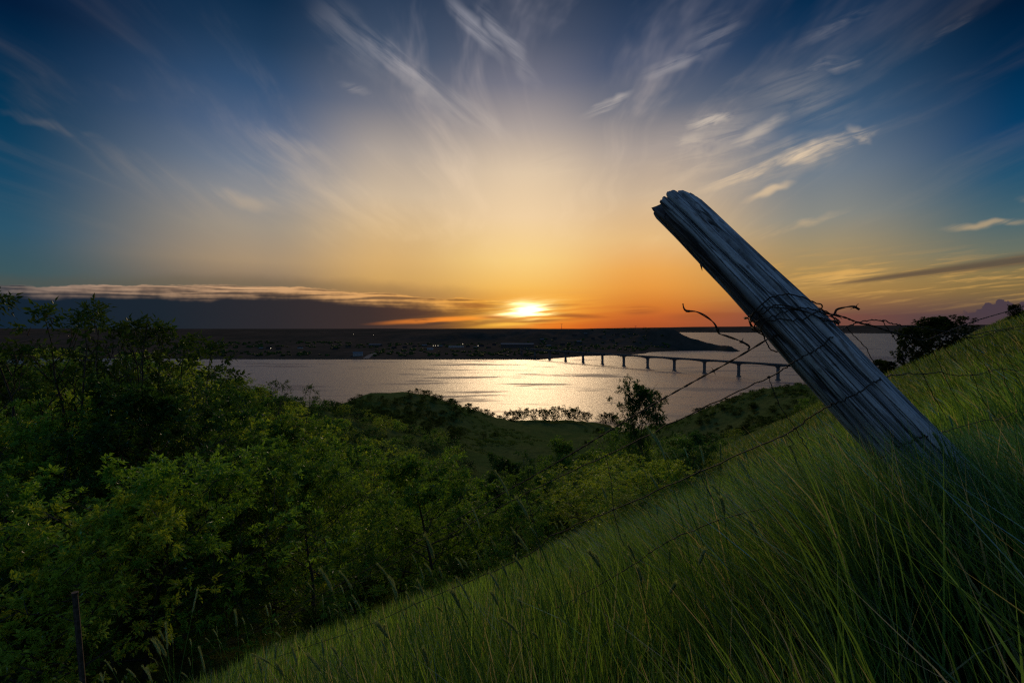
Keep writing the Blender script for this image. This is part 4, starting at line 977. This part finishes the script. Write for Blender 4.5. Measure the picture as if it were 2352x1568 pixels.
# barbed strand to the right
fR = empty('barbed_wire', (0, 0, 0)); tag(fR, 'barbed wire strand running right from the post past the crest trees', 'wire')
RT = wpts([(1860, 706, 1.76), (1880, 712, 1.74), (1905, 721, 1.72), (1937, 728, 1.75), (1971, 741), (2000, 747), (2030, 757), (2060, 766), (2078, 770), (2120, 781), (2160, 768), (2205, 750), (2240, 737), (2290, 722), (2352, 704), (2440, 676)])
o, P = twisted('strand', RT, 0.0019, fR)
for k_, px in enumerate((1925, 1990, 2150, 2214, 2240)):
    q = min(range(1, len(P) - 1), key=lambda i: abs(P[i].x / P[i].y - (px - 1176) / FPX)); barb(o, P[q], (P[q + 1] - P[q - 1]).normalized(), seed=60 + k_)
# broken tail on the right of the post
fT = empty('barbed_wire_tail', (0, 0, 0)); tag(fT, 'short broken barbed tail pointing right from the post', 'wire')
TL = wpts([(1872, 709), (1890, 717), (1914, 722), (1922, 711), (1940, 706), (1960, 704), (1974, 711)], 1.72)
o, P = twisted('strand', TL, 0.0019, fT); barb(o, P[-12], (P[-11] - P[-13]).normalized(), seed=77)
TL = wpts([(1880, 710), (1884, 722), (1887, 732), (1886, 724)], 1.70); twisted('strand', TL, 0.0017, fT)
# coils round the post
cw = empty('wire_coils', (0, 0, 0)); tag(cw, 'rusty wire coils wound round the middle of the leaning post', 'wire')
def coil(l0, tilt, a0=0.0, a1=2 * math.pi, lift=0.006, r_=0.0022, wob=0.012, seed=0, phase=0.0):
    rg = random.Random(seed); pts = []
    n = 64; o1, o2 = rg.uniform(0, 6), rg.uniform(0, 6)
    for k_ in range(n + 1):
        a = a0 + (a1 - a0) * k_ / n; l = l0 + tilt * math.cos(a + phase) + wob * math.sin(3 * a + o1)
        i0 = int(np.clip(l / PL * (NL - 1), 0, NL - 1)); rd = rad0[i0] * 1.06 + lift + 0.004 * math.sin(5 * a + o2)
        pts.append(Vector(C0[i0]) + (Vector(U0[i0]) * math.cos(a) + Vector(W0[i0]) * math.sin(a)) * rd)
    b = MB(); b.tube(pts, r_, 6); b.build('coil', M['wire'], cw, None, True)
lmid = float(np.interp(0, [0], [0])); 
def len_at(px):                               # length along the post at a picture column
    xs = C0[:, 0] / C0[:, 1]; return float(ls[np.argmin(abs(xs - (px - 1176) / FPX))])
coil(len_at(1795), 0.05, seed=1, phase=-leftsign * 1.0); coil(len_at(1815), 0.07, seed=2, phase=-leftsign * 1.3); coil(len_at(1822), 0.085, seed=3, wob=0.018, phase=-leftsign * 1.2); coil(len_at(1806), 0.10, seed=4, wob=0.016, phase=-leftsign * 1.5); coil(len_at(1830), 0.04, seed=5, phase=-leftsign * 0.8, wob=0.02)

# woven fence: horizontal strands and upright stays
wf = empty('woven_wire_fence', (0, 0, 0)); tag(wf, 'rusty sagging woven wire fence strung past the leaning post down the slope', 'fence')
Bw = [(1606.8, 940.8), (1394, 1045), (1203.6, 1135), (1085, 1200), (880, 1305), (640, 1425), (452, 1510), (296, 1572)][::-1] + [(1766, 866), (1820, 834, 1.62), (1850, 816, 1.585), (1884, 797, 1.575), (1906, 778, 1.60), (1922, 765, 1.66), (1940, 752), (1970, 740), (2002, 735), (2028, 737), (2055, 744), (2085, 749), (2115, 752), (2160, 760), (2200, 766), (2240, 768), (2290, 758), (2352, 748), (2430, 735)]
straight_wire('strand', wpts(Bw), 0.0022, wf, 0.0018)
Cw = [(480, 1565), (576, 1527), (676, 1494), (820, 1445), (969.6, 1380), (1156.8, 1300.8), (1239.6, 1255.8), (1264.8, 1230), (1408.8, 1171), (1606.8, 1083), (1787.5, 1005.6), (1827, 983), (1857, 961), (1900, 935, 1.60), (1952, 911, 1.53), (2000, 884, 1.525), (2028, 866, 1.57), (2044, 863, 1.72), (2060, 861), (2090, 858), (2127, 859), (2160, 855), (2195, 862), (2233, 861), (2270, 854), (2298, 847), (2352, 850), (2430, 846)]
straight_wire('strand', wpts(Cw), 0.0022, wf, 0.0022)
Dw = [(1180, 1440), (1290, 1390), (1398, 1330), (1452, 1297), (1517, 1254), (1625, 1203), (1787, 1157), (1880, 1115), (1960, 1078), (2000, 1062, 1.56), (2040, 1040, 1.455), (2085, 1016, 1.44), (2115, 1003, 1.47), (2140, 997, 1.58), (2180, 988), (2252, 967), (2294, 963), (2330, 948), (2352, 938), (2430, 915)]
straight_wire('strand', wpts(Dw), 0.0022, wf, 0.0022)
Ew = [(2160, 772), (2188, 768), (2215, 774), (2240, 776), (2275, 766), (2310, 758), (2360, 756), (2420, 748)]
straight_wire('strand', wpts(Ew), 0.0020, wf, 0.002)
stays = [[(1766, 866), (1777, 900), (1799, 945), (1827, 983), (1855, 1033), (1887, 1081)], [(1391, 1045), (1402, 1096), (1409, 1170), (1420, 1215), (1434, 1254)], [(1607, 1083), (1625, 1124), (1661, 1178)], [(1207, 1135), (1222, 1186), (1240, 1254), (1241, 1290)],
 [(1943, 751), (1971, 780), (1990, 802), (2002, 824), (2028, 866), (2066, 927), (2104, 980)], [(2028, 737), (2051, 771), (2081, 809), (2119, 859), (2138, 897), (2176, 965)], [(2085, 749), (2119, 790), (2142, 806), (2161, 844), (2180, 885), (2203, 923), (2237, 957)], [(2157, 770), (2176, 809), (2199, 832), (2233, 861), (2252, 908), (2287, 961)], [(2188, 768), (2237, 813), (2271, 851), (2283, 889), (2328, 946)],
 [(2218, 774), (2260, 813), (2301, 847), (2313, 889), (2352, 927), (2380, 950)], [(2275, 766), (2300, 800), (2330, 848), (2345, 880), (2390, 930)], [(2337, 724), (2352, 745), (2380, 790)], [(2310, 758), (2345, 800), (2370, 850)]]
for s_ in stays: straight_wire('stay', wpts(s_), 0.0015, wf, 0.0012, 6)
# knots where stays meet strands
for s_ in stays[:10]:
    for q in s_:
        for Lw in (Bw, Cw, Dw):
            if any(abs(q[0] - w_[0]) < 3 and abs(q[1] - w_[1]) < 4 for w_ in Lw):
                p = wpts([q])[0]; b = MB(); b.tube([p + Vector((-.005, 0, -.002)), p + Vector((0, -.002, .002)), p + Vector((.005, 0, .001))], [0.0032, 0.0042, 0.0030], 6); b.build('knot', M['wire'], wf, None, True)

# ------------------------------------------------------------------ grass
def grass_mat(name, c0, c1, cb, tk=1.0):
    m, gg, out = mat(name)
    P = pos(gg); gi = gg.node('ShaderNodeNewGeometry'); rnd = E(gg, gi.outputs['Random Per Island'])
    big = gg.noise(P, 0.55, 3, 0.6, dim='3D')
    med = gg.noise(P, 2.6, 3, 0.6, dim='3D')
    f = gg.m('MINIMUM', gg.m('POWER', rnd, 1.7) * 0.95 + (big - 0.5) * 1.5 + (med - 0.5) * 0.8, 1.0)
    col = gg.mix(g_clip(gg, f), c0 + (1,), c1 + (1,))
    sp = gg.node('ShaderNodeSeparateXYZ'); gg.put(sp.inputs[0], P)
    blue = gg.sstep(E(gg, sp.outputs[0]) + (big - 0.5) * 1.6 + (rnd - 0.5) * 1.4, 0.5, 1.9) * gg.sstep(E(gg, sp.outputs[1]), 5.0, 2.2)      # bluer wheatgrass stands uphill to the right
    col = gg.mix(blue * 0.8, col, cb + (1,))
    dry = gg.sstep(rnd, 0.90, 0.94); col = gg.mix(dry, col, (0.24, 0.21, 0.11, 1))
    d = gg.node('ShaderNodeBsdfDiffuse'); gg.put(d.inputs[0], col)
    t = gg.node('ShaderNodeBsdfTranslucent'); mm = gg.mix(1.0, col, (1.1 * tk, 1.0 * tk, 0.55 * tk, 1), 'MULTIPLY'); gg.put(t.inputs[0], mm)
    a = gg.node('ShaderNodeAddShader'); gg.nt.links.new(d.outputs[0], a.inputs[0]); gg.nt.links.new(t.outputs[0], a.inputs[1])
    gl = gg.node('ShaderNodeBsdfGlossy'); gl.inputs['Roughness'].default_value = 0.45; gl.inputs['Color'].default_value = (0.85, 0.95, 1, 1)
    fr = gg.node('ShaderNodeFresnel'); fr.inputs[0].default_value = 1.38
    mx = gg.node('ShaderNodeMixShader'); gg.put(mx.inputs[0], E(gg, fr.outputs[0]) * 0.28)
    gg.nt.links.new(a.outputs[0], mx.inputs[1]); gg.nt.links.new(gl.outputs[0], mx.inputs[2]); gg.nt.links.new(mx.outputs[0], out.inputs[0])
    return m
def g_clip(gg, f): return gg.m('MAXIMUM', f, 0.0)
M['grass'] = grass_mat('meadow_grass', (0.015, 0.046, 0.010), (0.205, 0.350, 0.042), (0.024, 0.100, 0.044))
M['grass_far'] = grass_mat('slope_grass', (0.018, 0.042, 0.009), (0.125, 0.195, 0.030), (0.03, 0.09, 0.03))
M['seed'] = grass_mat('seed_head', (0.12, 0.16, 0.06), (0.26, 0.31, 0.14), (0.12, 0.28, 0.19))

def wind(x, y):                               # lean of the blades: blown left, more so on the open slope at right
    g_ = 0.06 + 0.55 * sst(x, 0.1, 1.6) + 0.5 * fbm(x / 1.3 + 4, y / 1.3, 3)
    return np.stack([-g_, 0.10 + 0.5 * fbm(x / 0.9, y / 0.9 + 30, 2)], -1)
def blades(x, y, ln, w, nseg, seed, flat=0.0):
    rng = np.random.default_rng(seed); n = len(x); z = H(x, y) - 0.02
    wd = wind(x, y) + rng.normal(size=(n, 2)) * 0.24
    az_ = rng.random(n) * 2 * np.pi; side = np.stack([np.cos(az_), np.sin(az_)], -1)
    # blades turn their flat roughly towards whoever walks by: random about vertical
    V = []; t = np.linspace(0, 1, nseg + 1)
    for k_, s_ in enumerate(t):
        cx_ = x + wd[:, 0] * ln * s_ ** 1.8 * 0.75; cy_ = y + wd[:, 1] * ln * s_ ** 1.8 * 0.75
        cz_ = z + ln * s_ * (1 - 0.22 * s_ * np.hypot(wd[:, 0], wd[:, 1]))
        ww2 = w * (1 - s_ ** 1.6) * 0.5
        if k_ < nseg:
            V.append(np.stack([cx_ - side[:, 0] * ww2, cy_ - side[:, 1] * ww2, cz_], -1)); V.append(np.stack([cx_ + side[:, 0] * ww2, cy_ + side[:, 1] * ww2, cz_], -1))
        else: V.append(np.stack([cx_, cy_, cz_], -1))
    nv = 2 * nseg + 1; V = np.stack(V, 1).reshape(-1, 3); b0 = np.arange(n)[:, None] * nv
    quads = np.concatenate([b0 + np.array([[2 * k_, 2 * k_ + 1, 2 * k_ + 3, 2 * k_ + 2]]) for k_ in range(nseg - 1)]) if nseg > 1 else np.zeros((0, 4), int)
    tris = b0 + np.array([[2 * nseg - 2, 2 * nseg - 1, 2 * nseg]])
    return V, [quads, tris]
def scatter(n, r0, r1, a0, a1, seed, power=1.0):
    rng = np.random.default_rng(seed); u = rng.random(n) ** power; r_ = np.sqrt(r0 * r0 + u * (r1 * r1 - r0 * r0)) if power == 1.0 else r0 + (r1 - r0) * u
    a = a0 + (a1 - a0) * rng.random(n); return r_ * np.sin(a), r_ * np.cos(a), rng
GR = empty('tall_grass', (0, 0, h1(0, 0)))
def grass_layer(n, r0, r1, lmin, lmax, w, nseg, seed, power=1.0, amin=-1.05, amax=1.05, keep=None):
    x, y, rng = scatter(n, r0, r1, amin, amax, seed, power)
    den = 1.5 * fbm(x / 0.45 + 11, y / 0.45, 3) + rng.random(n)
    m = den > 0.30
    if keep is not None: m &= keep(x, y)
    x, y = x[m], y[m]; n = len(x)
    ln = (lmin + (lmax - lmin) * rng.random(n) ** 1.3) * (1 + 0.62 * sst(x, 0.35, 1.1) * sst(y, 4.5, 2.2)) * (0.85 + 0.5 * fbm(x / 1.1, y / 1.1 + 7, 2))
    px_ = 1176 + FPX * (x - 0.25 * ln * sst(x, 0.1, 1.6)) / y; capz = EYE + (755 - np.interp(px_, [300, 700, 980, 1300, 1600, 1800, 2000, 2352], [1470, 1385, 1290, 1190, 1110, 1060, 985, 955])) / FPX * y
    room = (capz - H(x, y)) / 0.92; ln = np.where(y < 3.4, np.minimum(ln, np.maximum(room * (0.75 + 0.3 * rng.random(n)), 0.16)), ln)
    return blades(x, y, ln, w * (0.55 + 1.1 * rng.random(n) ** 1.6), nseg, seed + 100)
def on_slope(x, y): return x > np.interp(y, [0, 4, 8, 14, 18, 24, 40, 90], [-7, -7, -5.6, -2.5, 1.0, 6.0, 15, 38]) 
layers = []
layers.append(('near_blades', grass_layer(92000, 0.45, 4.2, 0.34, 0.74, 0.0072, 4, 1, 0.72)))
layers.append(('post_tussock', grass_layer(9000, 1.30, 2.15, 0.55, 0.95, 0.007, 4, 9, 1.0, 0.62, 0.92)))
layers.append(('middle_blades', grass_layer(105000, 3.6, 12.0, 0.28, 0.55, 0.014, 3, 2, 0.8, -0.85, 1.0, on_slope)))
layers.append(('far_blades', grass_layer(110000, 11, 34, 0.25, 0.50, 0.026, 2, 3, 0.85, -0.3, 1.0, on_slope)))
layers.append(('crest_blades', grass_layer(70000, 32, 110, 0.30, 0.60, 0.05, 1, 4, 0.85, 0.3, 1.0, on_slope)))
for nm, (v, f) in layers:
    o = link(nm, mesh_np(nm, v - np.array([0, 0, GR.location.z]), f, M['grass' if nm in ('near_blades', 'post_tussock', 'middle_blades') else 'grass_far']), GR)
tag(GR, 'tall green meadow grass blown left over the whole hillside', 'grass', None, 'stuff')
for c_ in GR.children: c_['kind'] = 'stuff'

# flowering stalks: stem and bristly seed head, each one a thing
def stalk_proto(seed, L, hl, hr):
    rng = np.random.default_rng(seed); bend = rng.uniform(0.06, 0.25)
    t = np.linspace(0, 1, 9); P = np.stack([-bend * L * t ** 2.2, rng.normal() * 0.05 * t ** 2, L * t * (1 - 0.15 * bend * t)], -1)
    sv_, sf_ = tube_np(P, np.linspace(0.0016, 0.0009, 9), 5)
    d = unit(P[-1] - P[-2]); k_ = 9; s_ = np.linspace(0, 1, k_)
    HP = P[-1] + d * hl * s_[:, None] + np.array([-0.10 * hl, 0, -0.12 * hl]) * (s_ ** 2)[:, None]
    hv, hf = tube_np(HP, hr * np.array([0.25, .75, .95, 1, 1, .95, .85, .6, .15]) * (1 + 0.12 * rng.normal(size=9)), 7)
    nb2 = 260; q = rng.random(nb2); i0 = np.clip((q * (k_ - 1)).astype(int), 0, k_ - 2); base_ = HP[i0] + (HP[i0 + 1] - HP[i0]) * (q * (k_ - 1) - i0)[:, None]
    an_ = rng.random(nb2) * 6.28; a1 = unit(np.cross(d, [0, 1, 0.2])); a2 = np.cross(d, a1); od = np.cos(an_)[:, None] * a1 + np.sin(an_)[:, None] * a2
    tip = base_ + od * hr * 1.6 + d * hr * 2.6 * (0.6 + rng.random((nb2, 1))); wv_ = np.cross(od, d) * 0.0007
    bv = np.stack([base_ + od * hr * .6 - wv_, base_ + od * hr * .6 + wv_, tip], 1).reshape(-1, 3); bf = np.arange(3 * nb2).reshape(-1, 3) + len(hv)
    return mesh_np('stalk_stem', sv_, sf_, M['grass'], True), mesh_np('stalk_head', np.concatenate([hv, bv]), [hf, bf], M['seed'], True)
SP = [stalk_proto(1, 0.70, 0.058, 0.0038), stalk_proto(2, 0.76, 0.066, 0.0034), stalk_proto(3, 0.66, 0.052, 0.0040), stalk_proto(4, 0.80, 0.085, 0.0030), stalk_proto(5, 0.64, 0.056, 0.0038)]
rs = random.Random(44); ns = 0
PLACED = []
while ns < 285:
    y = 1.35 + 5.2 * rs.random() ** 1.4; s_ = rs.uniform(-0.95, 1.0); x = s_ * y
    if y < 1.0 and s_ < 0.2: continue
    px = 1176 + FPX * s_
    if any((x - a) ** 2 + (y - b_) ** 2 < 0.004 for a, b_ in PLACED): continue
    k0 = (at(px, np.interp(px, [300, 700, 980, 1300, 1600, 1800, 2000, 2352], [1440, 1350, 1240, 1120, 1040, 1010, 960, 930]), y).z - h1(x, y)) / 0.8
    if k0 < 0.7: continue
    PLACED.append((x, y)); ns += 1; sm, hm = rs.choice(SP)
    t = empty('grass_stalk', (x, y, h1(x, y) - 0.02), rs.gauss(0, 0.6)); k_ = min(rs.uniform(0.9, 1.3), k0); t.scale = (k_, k_, k_); t.rotation_euler = (rs.gauss(0, .08), rs.gauss(-0.05, .10), rs.gauss(0, .6))
    if x > 0.9 * 1.0: lab, gr = 'blue green seed stalk in the tall grass uphill at right', 'seed stalks uphill at right'
    elif y > 3: lab, gr = 'slim seed stalk far down in the sloping grass', 'seed stalks farther down the slope'
    else: lab, gr = 'green seed stalk rising from the near grass', 'seed stalks in the near grass'
    tag(t, lab, 'grass stalk', gr); link('stem', sm, t); link('seed_head', hm, t)
for px, py, yd, k_, lab in [(868, 1322, 2.3, 1.35, 'tall pale upright seed spike standing above the grass edge'), (1268, 1232, 1.9, 1.2, 'pale leaning plume at the grass edge below the small tree'), (1365, 1235, 2.0, 1.1, 'pale bluish plume between two dark seed heads'), (1718, 1140, 2.0, 1.25, 'dark paired seed head standing against the lower wire')]:
    p = at(px, py, yd); sm, hm = SP[3]; z0 = h1(p.x, p.y); k2 = max(0.6, (p.z - z0) / 0.80)
    t = empty('grass_stalk', (p.x + 0.12, p.y, z0 - 0.02), 0.0); t.scale = (k2, k2, k2); tag(t, lab, 'grass stalk'); link('stem', sm, t); link('seed_head', hm, t)
